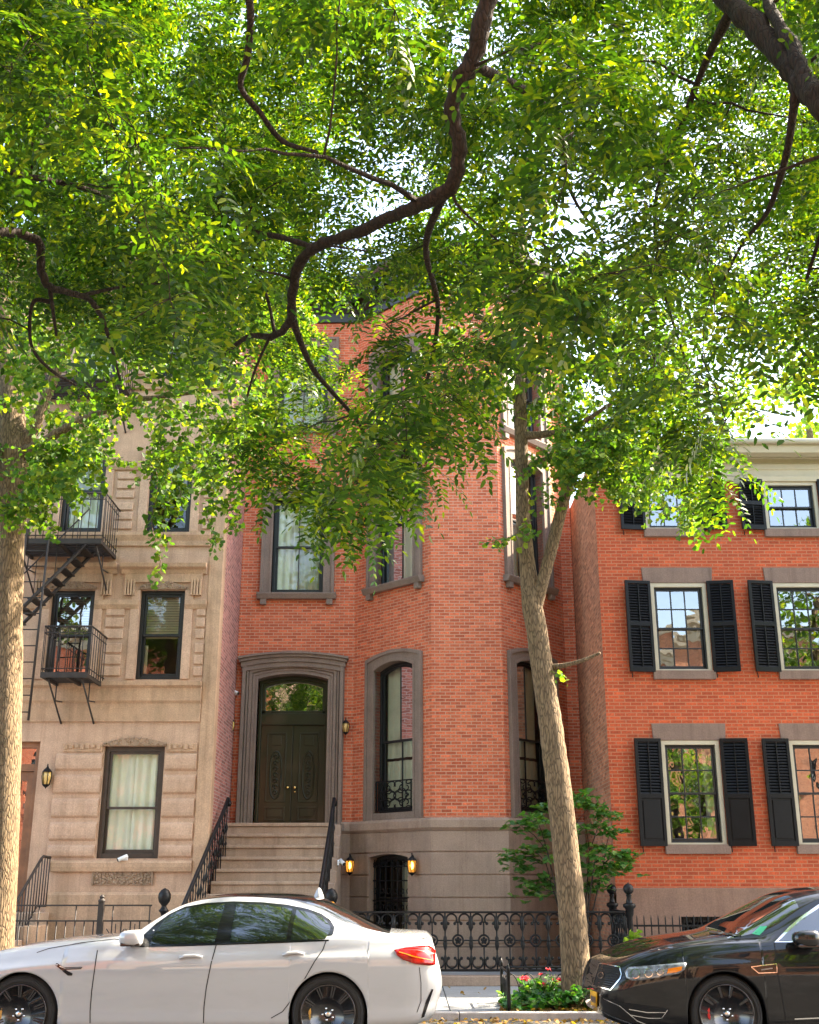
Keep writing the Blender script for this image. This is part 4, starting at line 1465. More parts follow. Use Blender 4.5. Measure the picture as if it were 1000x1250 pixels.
def flight(pa, pb, wd):
    a, b = Vector(pa), Vector(pb)
    m_ = MB(FL)
    for off in (0, wd):
        o = Vector((0, off, 0))
        m_.tube([a + o, b + o], .035, 6)
    m_.build('stair_stringer', M['iron_brown'], fe)
    m_ = MB(FL)
    n = 13
    for i in range(n):
        p = a + (b - a) * (i + .5) / n
        m_.box(p.x - .09, p.x + .09, p.y, p.y + wd, p.z - .012, p.z + .012)
    m_.build('stair_tread', M['iron_brown'], fe)
    m_ = MB(FL)
    for off in (wd,):
        o = Vector((0, off, .7))
        m_.tube([a + o, b + o], .014, 6)
        for i in range(6):
            p = a + (b - a) * (i + .5) / 6 + Vector((0, off, 0))
            m_.tube([p, p + Vector((0, 0, .7))], .009, 5)
    m_.build('stair_handrail', M['iron_brown'], fe)


flight((q0 - 1.6, .35, zfl2), (q0 + .55, .35, zfl3 - .03), .55)
flight((r0 - .6, .35, zfl3 + 3.3), (r0 + 1.0, .35, zfl3), .5) if False else None
# drop ladder
lx0, lz0 = at(62, 645, YL - FD).x, at(62, 645, YL - FD).z
lx1, lz1 = at(37, 880, YL - FD).x, at(37, 880, YL - FD).z
m_ = MB(FL)
m_.tube([(lx0, FD + .05, lz0), (lx1 - .02, FD + .05, lz1)], .022, 6); m_.tube([(lx0 - .42, FD + .05, lz0), (lx1 - .42, FD + .05, lz1)], .022, 6)
for i in range(12):
    s = (i + .5) / 12
    z = lz0 + (lz1 - lz0) * s; u = lx0 + (lx1 - lx0) * s
    m_.tube([(u - .42, FD + .05, z), (u, FD + .05, z)], .012, 5)
m_.build('ladder', M['iron_brown'], fe)
# ================================================================== CARS
def pchip(xs, ys):
    xs, ys = np.array(xs, float), np.array(ys, float)
    h = np.diff(xs); dl = np.diff(ys) / h
    d = np.zeros(len(xs))
    for i in range(1, len(xs) - 1):
        if dl[i - 1] * dl[i] > 0:
            w1_, w2_ = 2 * h[i] + h[i - 1], h[i] + 2 * h[i - 1]
            d[i] = (w1_ + w2_) / (w1_ / dl[i - 1] + w2_ / dl[i])
    d[0], d[-1] = dl[0], dl[-1]

    def f(x):
        x = min(max(x, xs[0]), xs[-1])
        i = min(len(h) - 1, max(0, int(np.searchsorted(xs, x) - 1)))
        t = (x - xs[i]) / h[i]
        return float(ys[i] * (1 + 2 * t) * (1 - t) ** 2 + d[i] * h[i] * t * (1 - t) ** 2 + ys[i + 1] * t * t * (3 - 2 * t) + d[i + 1] * h[i] * t * t * (t - 1))
    return f


def car_paint(name, c, metal=.0, coat=1.5):
    m, nt, b = new_mat(name)
    b.inputs['Base Color'].default_value = c4(c)
    b.inputs['Metallic'].default_value = metal
    b.inputs['Roughness'].default_value = .32
    b.inputs['Specular IOR Level'].default_value = .12
    b.inputs['Coat Weight'].default_value = 1
    b.inputs['Coat IOR'].default_value = coat
    b.inputs['Coat Roughness'].default_value = .015
    n = noise(nt, coords(nt, 'Object'), 1.6, 2)
    bp = nd(nt, 'ShaderNodeBump'); bp.inputs['Strength'].default_value = .05; bp.inputs['Distance'].default_value = .02
    lk(nt, n, bp.inputs['Height']); lk(nt, bp.outputs[0], b.inputs['Coat Normal'])
    # a little dust low on the body
    d = noise(nt, coords(nt, 'Object', (1, 1, 3)), 3, 5)
    col = mixc(nt, c, tuple(min(1, x * .8 + .03) for x in c), ramp(nt, d, [(.5, 0.0), (.8, .5)]))
    lk(nt, col, b.inputs['Base Color'])
    return m


M['white_paint'] = car_paint('pearl_white_car_paint', (.47, .485, .505), coat=1.9)
M['black_paint'] = car_paint('black_car_paint', (.004, .0045, .006))
M['gloss_black'] = plain('gloss_black_trim', (.006, .006, .007), .12, 0, .1, 5, coat=.5)
M['rubber'] = plain('tyre_rubber', (.018, .018, .018), .75, 0, .3, 12)
M['rim'] = plain('dark_alloy', (.05, .05, .055), .25, .8, .1, 6, coat=.5)
M['steel'] = plain('brake_steel', (.3, .29, .28), .35, .6, .15, 10)
M['gold'] = plain('gold_caliper', (.55, .33, .08), .35, .4, .05)
M['red'] = plain('red_caliper', (.6, .02, .02), .35, 0, .05)
M['chrome'] = plain('chrome', (.75, .75, .76), .12, 1, .03)
M['autoglass'] = plain('tinted_car_glass', (.006, .008, .008), .01, 0, .1, 3, spec=.5, coat=1)
M['autoglass'].node_tree.nodes['Principled BSDF'].inputs['IOR'].default_value = 2.1
M['headlamp'] = plain('headlamp_lens', (.2, .22, .24), .06, .3, .5, 22, coat=1)
M['taillamp'] = plain('red_lamp_lens', (.36, .004, .003), .1, 0, .35, 12, coat=.4)
M['orange'] = plain('orange_lamp_lens', (.8, .2, .01), .1, 0, .1, 5, coat=1)
M['yellow'] = plain('yellow_plate', (.85, .42, .02), .45, 0, .05)
M['navy'] = plain('navy_print', (.02, .03, .12), .5)
M['green_st'] = plain('green_sticker', (.02, .42, .22), .5)
M['underbody'] = plain('underbody', (.008, .008, .008), .9)


class Car:
    """body lofted from cross sections; front points to -x. Points are world metres"""

    def __init__(s, name, label, Yc, wf, wr_, x0, x1, W, paint, K, ends, Ra=.385, wz=.36):
        s.Yc, s.W, s.K = Yc, W, K
        s.root = thing(name, ((wf + wr_) / 2, Yc, 0), label, 'car')
        s.x0, s.x1 = x0, x1
        f = {k: pchip(*zip(*v)) for k, v in K['prof'].items()}
        s.f = f
        xs = set(np.linspace(x0, x1, 70).tolist())
        for t in np.linspace(0, 1, 16):
            xs.add(x0 + ends[0] * t * t); xs.add(x1 - ends[1] * t * t)
        archs = []
        for c in (wf, wr_):
            for th in np.linspace(0.02, PI - .02, 34):
                xs.add(c + Ra * math.cos(th))
            xs.add(c - Ra - 1e-4); xs.add(c + Ra + 1e-4)
        for z_ in K['cuts']:
            xs.add(z_)
        xs = sorted(xs)
        lean = K['lean']
        rings = []
        N1, N2, N3 = 16, 7, 9
        s.N = (N1, N2, N3)
        prof = pchip(*zip(*K['side']))
        for x in xs:
            tf = min(1, (x - x0) / ends[0]); tr = min(1, (x1 - x) / ends[1])
            plan = lambda t, p, m: m + (1 - m) * (1 - (1 - t) ** p) ** (1 / p)
            wf_ = plan(tf, 2.3, K['tipw'][0]) * plan(tr, 2.4, K['tipw'][1])
            zs, zsh, zr, zc_ = f['sill'](x), f['sh'](x), f['rail'](x), f['top'](x)
            w_ = W * f['plan'](x) * wf_
            wsh = W * f['wsh'](x) * wf_
            wrl = W * f['wr'](x) * wf_
            zl = zs
            for c in (wf, wr_):
                if abs(x - c) < Ra:
                    zl = max(zs, wz + math.sqrt(Ra * Ra - (x - c) ** 2))
            ring = []
            for i in range(N1):
                h0 = (zl - zs) / (zsh - zs)
                h = h0 + (1 - h0) * i / (N1 - 1)
                ring.append((w_ * prof(h) + (wsh - w_ * prof(1)) * max(0, (h - .7) / .3) ** 1.5, zs + (zsh - zs) * h))
            for i in range(1, N2 + 1):
                t = i / N2
                z = zsh + (zr - zsh) * t
                y = wsh + (wrl - wsh) * t + .018 * math.sin(PI * t) * min(1, (zr - zsh) / .2)
                ring.append((y, z))
            for i in range(1, N3 + 1):
                a = PI / 2 * i / N3
                y = wrl * math.cos(a) ** .9 if i < N3 else 0
                ring.append((y, zr + (zc_ - zr) * math.sin(a) ** .85))
            pts = []
            for (y, z) in ring:
                dx = 0
                if tf < 1: dx += lean[0](z) * (1 - tf) ** 1.4
                if tr < 1: dx -= lean[1](z) * (1 - tr) ** 1.4
                pts.append((x + dx, y, z))
            # lip turned inwards at the bottom edge
            yb = pts[0]
            pts.insert(0, (yb[0], max(0, yb[1] - .14), yb[2] + .0))
            rings.append(pts)
        s.rings, s.xs = rings, xs
        n = len(rings[0])
        s.n = n
        full = []
        for r in rings:
            full.append([(p[0], Yc - p[1], p[2]) for p in r] + [(p[0], Yc + p[1], p[2]) for p in r[:-1]][::-1])
        s.full = full
        s.parts = {'body': [], 'windshield': [], 'rear_window': [], 'roof': []}
        m_ = n * 2 - 1
        top0 = 1 + N1 + N2 - 1
        for i in range(len(xs) - 1):
            xm = (xs[i] + xs[i + 1]) / 2
            for j in range(m_ - 1):
                jj = j if j < n - 1 else m_ - 2 - j
                kind = 'body'
                if jj >= top0 + 1:
                    for kname, (a, b) in K['zones'].items():
                        if a <= xm <= b: kind = kname
                elif jj >= top0 and K.get('roofblack') and K['zones']['roof'][0] <= xm <= K['zones']['roof'][1]:
                    kind = 'body'
                s.parts[kind].append((i * m_ + j, i * m_ + j + 1, (i + 1) * m_ + j + 1, (i + 1) * m_ + j))
        allv = [p for r in full for p in r]
        caps = [tuple(range(m_)), tuple((len(xs) - 1) * m_ + j for j in range(m_))]
        s.parts['body'] += caps
        s.bvh = BVHTree.FromPolygons([Vector(p) for p in allv], [f_ for k in s.parts.values() for f_ in k])
        s.obj = {}
        for k, fs in s.parts.items():
            if not fs: continue
            used = sorted({i for f_ in fs for i in f_}); mp = {a: b for b, a in enumerate(used)}
            mb = MB(); mb.add([allv[i] for i in used], [tuple(mp[i] for i in f_) for f_ in fs], 0, True)
            for q in range(len(mb.f)):
                if len(mb.f[q]) > 4: mb.s[q] = False
            mat = {'body': paint, 'roof': K.get('roofmat', paint)}.get(k, 'autoglass')
            s.obj[k] = mb.build(k, M[mat], s.root)
        mb = MB()
        for a, b in ((x0 + .35, wf - Ra - .02), (wf + Ra + .02, wr_ - Ra - .02), (wr_ + Ra + .02, x1 - .3)):
            mb.box(a, b, Yc - W * .8, Yc + W * .8, .2, .62)
        mb.box(x0 + .35, x1 - .35, Yc - .55, Yc + .55, .21, .7)
        mb.build('underbody', M['underbody'], s.root)

    def hit(s, px, py):
        r = ray(px, py).normalized()
        h = s.bvh.ray_cast(Vector((0, 0, EYE)), r)
        if h[0] is None:
            # nearest point to the ray at the car's depth
            p = Vector((0, 0, EYE)) + r * ((s.Yc - s.W * .8) / r.y)
            q = s.bvh.find_nearest(p)
            return q[0], q[1]
        n = h[1]
        if n.dot(r) > 0: n = -n
        return h[0], n

    def panel(s, name, poly, mat, off=.004, parent=None, mirror=False, cell=8, label=None, solid=.0):
        """patch of the body surface whose outline is seen at these picture points"""
        bm = bmesh.new()
        vs = [bm.verts.new((p[0], p[1], 0)) for p in poly]
        bm.faces.new(vs)
        x0, x1 = min(p[0] for p in poly), max(p[0] for p in poly)
        y0, y1 = min(p[1] for p in poly), max(p[1] for p in poly)
        for ax, lo, hi in ((0, x0, x1), (1, y0, y1)):
            k = max(2, int((hi - lo) / cell))
            for i in range(1, k):
                co_ = [0, 0, 0]; co_[ax] = lo + (hi - lo) * i / k
                no = [0, 0, 0]; no[ax] = 1
                bmesh.ops.bisect_plane(bm, geom=bm.verts[:] + bm.edges[:] + bm.faces[:], plane_co=co_, plane_no=no)
        bm.verts.index_update()
        P3, fs = [], []
        for v in bm.verts:
            p, n = s.hit(v.co.x, v.co.y)
            P3.append(p + n * off)
        fs = [tuple(v.index for v in f_.verts) for f_ in bm.faces]
        bm.free()
        mb = MB(); mb.add(P3, fs, 0, True)
        if mirror:
            m2 = MB(); m2.add([(p.x, 2 * s.Yc - p.y, p.z) for p in P3], fs, 0, True)
            o2 = m2.build(name, M[mat], parent or s.root)
            if solid:
                md = o2.modifiers.new('solid', 'SOLIDIFY'); md.thickness = solid; md.offset = 0
        o = mb.build(name, M[mat], parent or s.root, label=label)
        if solid:
            md = o.modifiers.new('solid', 'SOLIDIFY'); md.thickness = solid; md.offset = 0
        return o

    def ribbon(s, mb, pts, w_, off=.0025, step=4):
        """thin line on the surface, w_ in picture points"""
        pl = []
        for a, b in zip(pts, pts[1:]):
            k = max(1, int(math.hypot(b[0] - a[0], b[1] - a[1]) / step))
            for i in range(k): pl.append((a[0] + (b[0] - a[0]) * i / k, a[1] + (b[1] - a[1]) * i / k))
        pl.append(pts[-1])
        L_, R_ = [], []
        for i, p in enumerate(pl):
            a, b = pl[max(0, i - 1)], pl[min(len(pl) - 1, i + 1)]
            tx, ty = b[0] - a[0], b[1] - a[1]; l = math.hypot(tx, ty) or 1
            nx, ny = -ty / l * w_ / 2, tx / l * w_ / 2
            for lst, sg in ((L_, 1), (R_, -1)):
                q, n = s.hit(p[0] + nx * sg, p[1] + ny * sg)
                lst.append(q + n * off)
        k = len(pl)
        mb.add(L_ + R_, [(i, i + 1, k + i + 1, k + i) for i in range(k - 1)], 0, True)

    def line(s, name, pts, w_=1.0, mat='underbody', off=.0025, parent=None):
        mb = MB(); s.ribbon(mb, pts, w_, off); return mb.build(name, M[mat], parent or s.root)

    def bump_tube(s, name, pts, r, mat, off=.0, parent=None, flat=1):
        P3 = []
        for p in pts:
            q, n = s.hit(*p); P3.append(q + n * off)
        mb = MB(); mb.tube(P3, r, 8); return mb.build(name, M[mat], parent or s.root)


def wheel(par, x, yf, z, R, rw, sgn, style, calmat, rot=0):
    """wheel facing the street (towards -y when sgn=-1)"""
    s = sgn
    m_ = MB()
    m_.lathe([(rw + .005, .02 * -s), (R * .86, .0), (R * .95, .012 * -s), (R, .05 * -s), (R, .2 * -s), (R * .94, .245 * -s), (rw, .24 * -s)], (x, yf, z), 48, 'y')
    for k in range(2):
        m_.torus((x, yf - .001 * -s * 0 + (.004 if s < 0 else -.004), z), R * (.83 + .08 * k), .004, 40, 4)
    t = m_.build('wheel', M['rubber'], par)
    m_ = MB()
    # barrel and lip
    m_.lathe([(rw + .012, .01 * -s), (rw + .006, -.004 * -s), (rw - .008, .004 * -s), (rw - .018, .03 * -s), (rw - .03, .2 * -s), (rw - .028, .22 * -s)], (x, yf, z), 48, 'y')
    nsp = style['n']
    for k in range(nsp):
        base = rot + 2 * PI * k / nsp
        for dl in style['split']:
            a0, a1 = base + dl[0], base + dl[1]
            w0, w1_ = style['w']
            p0 = Vector((math.cos(a0) * .05, 0, math.sin(a0) * .05)); p1 = Vector((math.cos(a1) * (rw - .008), 0, math.sin(a1) * (rw - .008)))
            t_ = (p1 - p0).normalized(); nn = Vector((-t_.z, 0, t_.x))
            pm = p0.lerp(p1, .5)
            vs = []
            for (p, w_, d0) in ((p0, w0, .03), (pm, (w0 + w1_) / 2 * .85, .022), (p1, w1_, .012)):
                for e, dd in ((-1, .0), (-.55, -.012), (.55, -.012), (1, .0), (1, .035), (-1, .035)):
                    q = p + nn * w_ * e
                    vs.append((x + q.x, yf + (d0 + dd) * -s, z + q.z))
            fs = []
            for i in range(2):
                for e in range(6):
                    fs.append((i * 6 + e, i * 6 + (e + 1) % 6, (i + 1) * 6 + (e + 1) % 6, (i + 1) * 6 + e))
            m_.add(vs, fs)
    m_.lathe([(.07, .05 * -s), (.068, .022 * -s), (.045, .012 * -s), (.03, .008 * -s), (.03, .004 * -s), (.001, .003 * -s)], (x, yf, z), 20, 'y')
    m_.build('rim', M['rim'], t)
    m_ = MB()
    for k in range(5):
        w = rot + .6 + 2 * PI * k / 5
        m_.lathe([(.011, .02 * -s), (.011, .008 * -s), (.001, .006 * -s)], (x + .054 * math.cos(w), yf, z + .054 * math.sin(w)), 8, 'y')
    m_.lathe([(.026, .004 * -s), (.024, .001 * -s), (.001, .0005 * -s)], (x, yf, z), 16, 'y')
    m_.build('hub_cap', M['chrome'], t)
    m_ = MB()
    m_.lathe([(.07, .075 * -s), (rw * .8, .075 * -s), (rw * .8, .1 * -s), (.07, .1 * -s)], (x, yf, z), 40, 'y')
    m_.build('brake_disc', M['steel'], t)
    m_ = MB()
    pts = [(x + rw * .68 * math.cos(PI + (i - 3) * .16), yf + .055 * -s, z + rw * .68 * math.sin(PI + (i - 3) * .16)) for i in range(7)]
    m_.tube(pts, [.035, .045, .05, .05, .05, .045, .035], 8)
    m_.build('brake_caliper', M[calmat], t)
    m_ = MB(); m_.lathe([(.001, .16 * -s), (rw - .02, .16 * -s), (rw - .02, .17 * -s)], (x, yf, z), 32, 'y'); m_.build('wheel_back', M['underbody'], t)
    return t


def mirror_pod(car, c, sx, sy, sz, glassmat, paint, name='door_mirror', both=True):
    for sg in ((1, -1) if both else (1,)):
        cy = c[1] if sg == 1 else 2 * car.Yc - c[1]
        m_ = MB()
        vs, fs = [], []
        nu, nv = 14, 9
        for i in range(nv):
            ph = -PI / 2 + PI * i / (nv - 1)
            for q in range(nu):
                w = 2 * PI * q / nu
                cx_, cz_ = math.cos(ph), math.sin(ph)
                pw = lambda v: math.copysign(abs(v) ** .65, v)
                X = pw(math.cos(w)) * abs(cx_) ** .5
                Y_ = pw(math.sin(w)) * abs(cx_) ** .5
                x_ = c[0] + sx * (X if X < 0 else X * .75) - sx * .3 * 0
                vs.append((x_, cy + sy * Y_, c[2] + sz * pw(cz_) * (1 + .12 * X)))
        for i in range(nv - 1):
            for q in range(nu):
                fs.append((i * nu + q, i * nu + (q + 1) % nu, (i + 1) * nu + (q + 1) % nu, (i + 1) * nu + q))
        m_.add(vs, fs, 0, True)
        p = m_.build(name, M[paint], car.root)
        m_ = MB()
        yy = cy + (sy * .6 if sg == 1 else -sy * .6)
        m_.box(c[0] - sx * .35, c[0] + sx * .35, min(yy, yy + sg * .16), max(yy, yy + sg * .16), c[2] - sz * 1.15, c[2] - sz * .5)
        m_.build('mirror_stalk', M['gloss_black'], p, bevel=.015)
        m_ = MB()
        m_.box(c[0] - sx * .8, c[0] + sx * .6, cy - sy * .82, cy + sy * .82, c[2] - sz * 1.02, c[2] - sz * .55)
        m_.build('mirror_base', M['gloss_black'], p, bevel=.012)


def px_of(p):
    v = Vector(p) - Vector((0, 0, EYE))
    zc_ = v.y * CT + v.z * ST; yc = -v.y * ST + v.z * CT
    return (500 + FPX * v.x / zc_, 625 - FPX * yc / zc_)


# ---- white saloon, nose to the left
side = [(0, .915), (.05, .955), (.11, .98), (.17, .968), (.3, .975), (.5, .99), (.7, 1.0), (.78, 1.003), (.81, .988), (.86, .962), (.93, .945), (1, .925)]
K = dict(
    prof=dict(
        sill=[(-4.68, .26), (-4.4, .2), (-3.8, .2), (-2, .2), (-.8, .2), (.0, .24), (.33, .34)],
        sh=[(-4.68, .66), (-4.5, .78), (-4.1, .9), (-3.5, .985), (-3.0, 1.02), (-2.6, 1.0), (-1.8, 1.02), (-.84, 1.05), (-.5, 1.06), (-.1, 1.06), (.25, 1.03), (.33, 1.0)],
        rail=[(-4.68, .67), (-4.5, .79), (-4.1, .915), (-3.5, 1.0), (-3.0, 1.035), (-2.78, 1.075), (-2.6, 1.2), (-2.35, 1.345), (-2.1, 1.405), (-1.77, 1.43), (-1.3, 1.405), (-1.0, 1.335), (-.7, 1.21), (-.4, 1.115), (-.1, 1.075), (.25, 1.035), (.33, 1.0)],
        top=[(-4.68, .69), (-4.5, .82), (-4.1, .95), (-3.5, 1.04), (-3.0, 1.075), (-2.85, 1.1), (-2.6, 1.22), (-2.3, 1.385), (-2.05, 1.455), (-1.75, 1.48), (-1.3, 1.475), (-1.0, 1.44), (-.7, 1.32), (-.4, 1.18), (-.16, 1.1), (.25, 1.085), (.33, 1.04)],
        plan=[(-4.68, .97), (-3.8, 1.0), (-2.6, .985), (-1.5, .985), (-.8, 1.0), (.33, .96)],
        wsh=[(-4.68, .84), (-3.8, .9), (-3.0, .9), (-2.4, .915), (-1.0, .915), (-.5, .9), (.0, .86), (.33, .84)],
        wr=[(-4.68, .82), (-3.8, .87), (-3.0, .86), (-2.78, .84), (-2.35, .69), (-1.8, .63), (-1.2, .62), (-.9, .64), (-.4, .74), (-.1, .8), (.33, .8)]),
    side=side, tipw=(.62, .72), cuts=[-2.86, -2.25, -1.06, -.2],
    lean=(pchip(*zip((.2, .08), (.4, .0), (.6, .03), (.75, .14), (.9, .2))), pchip(*zip((.2, .09), (.4, .06), (.62, .0), (.8, .03), (1.0, .09), (1.1, .1)))),
    zones=dict(windshield=(-2.86, -2.25), roof=(-2.25, -1.06), rear_window=(-1.06, -.2)), roofmat='gloss_black')
wc = Car('white_sedan', 'pearl white sedan with dark multispoke wheels parked at the kerb at left', 12.95, -3.81, -.795, -4.68, .33, .95, 'white_paint', K, (.62, .42))
W_out = [(160, 1156.5), (176, 1141), (190, 1128), (207, 1116), (226, 1107), (252, 1102.5), (285, 1100.5), (320, 1101.5), (350, 1104.5), (375, 1109.5), (392, 1115.5), (403, 1123), (408.5, 1132), (407, 1140), (401, 1149), (340, 1151.5), (280, 1153.5), (220, 1155.5)]
wc.panel('window_trim', W_out, 'gloss_black', .003)
gl1 = [(183, 1153.5), (189, 1140), (200, 1124.5), (213, 1115), (228, 1109.5), (250, 1105.5), (275, 1104), (268, 1128), (262, 1151.5)]
gl2 = [(281, 1150.5), (284, 1130), (289, 1104), (320, 1105), (345, 1107.5), (357, 1110), (352, 1130), (349.5, 1148.5)]
gl3 = [(355, 1148), (358, 1130), (362, 1111), (375, 1113.5), (390, 1119), (399, 1125), (403.5, 1132.5), (402, 1139), (397, 1146.5)]
for nm, gp in (('side_window', gl1), ('side_window', gl2), ('side_window', gl3)):
    wc.panel(nm, gp, 'autoglass', .006)
wc.line('door_gap', [(119, 1160), (116, 1180), (112, 1210), (110, 1235), (110, 1249)], 1.1)
wc.line('door_gap', [(264, 1154), (258, 1175), (252, 1205), (249, 1230), (248.5, 1249)], 1.1)
wc.line('door_gap', [(398, 1149), (394, 1160), (384, 1174), (372, 1195), (358, 1218), (345, 1235), (331, 1243)], 1.1)
wc.line('bumper_gap', [(512, 1181), (514, 1200), (514, 1222), (509, 1236)], .8)
wc.line('fender_gap', [(45, 1163), (60, 1158), (100, 1151), (140, 1146.5), (163, 1150)], .8)
for h in ([(219, 1171), (227, 1168.5), (238, 1168), (247, 1169.5)], [(345, 1167.5), (353, 1164.8), (363, 1164.3), (372, 1166)]):
    wc.panel('handle_recess', [(h[0][0] + 3, h[0][1] + 3), (h[0][0] + 8, h[0][1] - 2.5), (h[2][0], h[2][1] - 1.5), (h[3][0] - 3, h[3][1] + 2.5), (h[1][0] + 5, h[1][1] + 7.5)], 'white_paint', .0015)
    wc.bump_tube('door_handle', h, [.013, .017, .017, .013], 'white_paint', .02)
tl = wc.panel('taillight', [(481, 1160.5), (495, 1157), (512, 1155), (522, 1154.5), (527, 1157), (530.5, 1161), (530.5, 1178), (524, 1179), (508, 1177), (492, 1172), (483.5, 1165.5)], 'taillamp', .008, mirror=True, cell=4, solid=.008)
wc.line('lamp_strip', [(487, 1163), (505, 1168), (528, 1173)], 1.1, 'orange', .014, tl)
wc.line('lamp_strip', [(489, 1160.5), (508, 1160.5), (529, 1165)], .9, 'red', .014, tl)
wc.panel('fender_vent', [(66, 1177), (70, 1176), (78, 1181), (101, 1180.5), (99, 1183), (80, 1184), (89, 1188.5), (88, 1191), (83, 1191)], 'gloss_black', .004, cell=4)
wc.line('vent_blade', [(73, 1179.5), (80, 1182.3), (100, 1181.6)], .9, 'chrome', .008)
wc.panel('bumper_vent', [(520, 1222), (527, 1207), (529, 1208), (523, 1226), (518, 1241), (514, 1243)], 'gloss_black', .004, cell=4)
wc.line('spoiler_lip', [(515, 1146), (522, 1144), (528, 1141)], 1.4, 'underbody', .004)
for x in (-3.81, -.795):
    st = dict(n=10, split=((-.1, -.05), (.1, .05)), w=(.014, .013))
    wheel(wc.root, x, 12.03, .36, .36, .262, -1, st, 'gold', rot=.35 if x < -2 else .1)
    wheel(wc.root, x, 13.87, .36, .36, .262, 1, st, 'gold')
c = at(163, 1145, 11.98)
mirror_pod(wc, (c.x, 11.96, c.z), .135, .1, .075, 'chrome', 'white_paint')
m_ = MB()
vs = []
for (x, y, z) in ((-.92, 0, 1.415), (-.68, 0, 1.38)): pass
m_.lathe([(.06, -.03), (.055, 0), (.03, .06), (.012, .085), (.001, .09)], (-.98, 12.95, 1.44), 10)
m_.build('roof_antenna', M['white_paint'], wc.root)

# ---- black saloon, nose to the left, running out of the picture at right
side = [(0, .93), (.06, .955), (.2, .972), (.42, .985), (.6, 1.0), (.74, .995), (.82, .975), (.92, .955), (1, .925)]
x0 = 1.9
K = dict(
    prof=dict(
        sill=[(x0, .3), (2.15, .22), (2.6, .2), (4.5, .2), (6.3, .22), (6.95, .4)],
        sh=[(x0, .74), (2.02, .79), (2.3, .89), (2.7, .97), (3.1, 1.0), (3.6, 1.01), (4.5, 1.02), (5.8, 1.07), (6.5, 1.08), (6.95, 1.02)],
        rail=[(x0, .75), (2.02, .8), (2.3, .905), (2.7, .985), (3.1, 1.02), (3.5, 1.055), (3.7, 1.13), (4.0, 1.3), (4.25, 1.4), (4.6, 1.46), (5.2, 1.46), (5.7, 1.38), (6.1, 1.24), (6.4, 1.12), (6.95, 1.04)],
        top=[(x0, .8), (2.02, .85), (2.3, .945), (2.7, 1.03), (3.1, 1.09), (3.22, 1.115), (3.4, 1.21), (3.7, 1.36), (3.95, 1.47), (4.25, 1.53), (4.7, 1.55), (5.2, 1.54), (5.7, 1.47), (6.1, 1.33), (6.4, 1.18), (6.95, 1.08)],
        plan=[(x0, .97), (3.1, 1.0), (4.5, .985), (6, 1.0), (6.95, .97)],
        wsh=[(x0, .86), (3.1, .9), (3.6, .92), (5.8, .92), (6.95, .86)],
        wr=[(x0, .84), (2.4, .84), (3.1, .84), (3.5, .83), (4.0, .72), (4.3, .66), (4.7, .63), (5.2, .63), (5.8, .68), (6.4, .8), (6.95, .82)]),
    side=side, tipw=(.6, .7), cuts=[3.2, 3.98, 5.45, 6.3],
    lean=(pchip(*zip((.2, .1), (.35, .03), (.5, .0), (.65, .03), (.8, .09), (.95, .16))), pchip(*zip((.2, .09), (.6, .0), (1.1, .1)))),
    zones=dict(windshield=(3.2, 3.98), rear_window=(5.45, 6.3), roof=(3.98, 5.45)), roofmat='black_paint')
bc = Car('black_sedan', 'glossy black sedan with a chrome rimmed grille parked in front of the red house', 12.97, 3.1, 5.97, x0, 6.95, .95, 'black_paint', K, (.75, .5))
gw = [(945.5, 1150.5), (950, 1146), (962, 1133), (978, 1119), (1000, 1104), (1030, 1092), (1070, 1084), (1120, 1081), (1120, 1150)]
bc.panel('window_trim', gw, 'chrome', .003)
gg = [(950, 1149), (954, 1146), (965, 1135), (980, 1122), (1001, 1108), (1031, 1096), (1058, 1089), (1058, 1148)]
bc.panel('side_window', gg, 'autoglass', .006)
bc.panel('side_window', [(1064, 1148), (1064, 1088.5), (1090, 1085), (1118, 1083.5), (1118, 1148)], 'autoglass', .006)
bc.line('door_gap', [(945.5, 1151), (947, 1165), (950, 1190), (955, 1218), (959, 1240), (960, 1249)], 1.0)
bc.line('hood_gap', [(761, 1179), (790, 1168), (830, 1156), (880, 1148), (935, 1145)], .9, 'underbody')
gr = bc.panel('grille', [(732.5, 1176.5), (757, 1181), (759, 1190), (757.5, 1195), (746, 1208.5), (724.5, 1203)], 'underbody', .004, mirror=False, cell=4)
m_ = MB(); bc.ribbon(m_, [(732.5, 1176.5), (757, 1181), (759, 1190), (757.5, 1195), (746, 1208.5), (724.5, 1203), (732.5, 1176.5)], 1.3, .01, 3); m_.build('grille_surround', M['chrome'], gr)
m_ = MB()
for i in range(9):
    t = i / 8
    bc.ribbon(m_, [(731 - 6 * t, 1181 + 20 * t), (758 - 9 * t, 1184 + 22 * t)], .35, .007, 4)
m_.build('grille_mesh', M['rim'], gr)
m_ = MB(); bc.ribbon(m_, [(734.5 + 3.2 * math.cos(w * PI / 7), 1191 + 3.6 * math.sin(w * PI / 7)) for w in range(15)], 1.0, .012, 3); m_.build('badge', M['chrome'], gr)
hl = bc.panel('headlight', [(763, 1186), (768, 1181), (790, 1179.5), (815, 1177), (835, 1175), (838.5, 1176.5), (836, 1184), (828, 1189), (800, 1194), (785, 1197), (772, 1197.5), (765, 1194)], 'headlamp', .006, mirror=True, cell=4, solid=.006)
bc.panel('marker_lamp', [(816, 1183), (833, 1180), (832, 1184.5), (826, 1187), (814, 1188.5)], 'orange', .012, hl, mirror=True, cell=4)
m_ = MB()
for (a, b, r) in ((776, 1189, 5.5), (792, 1188, 5), (806, 1186.5, 4)):
    bc.ribbon(m_, [(a + r * math.cos(w * PI / 8), b + r * math.sin(w * PI / 8)) for w in range(17)], 1.0, .012, 2)
m_.build('lamp_ring', M['chrome'], hl)
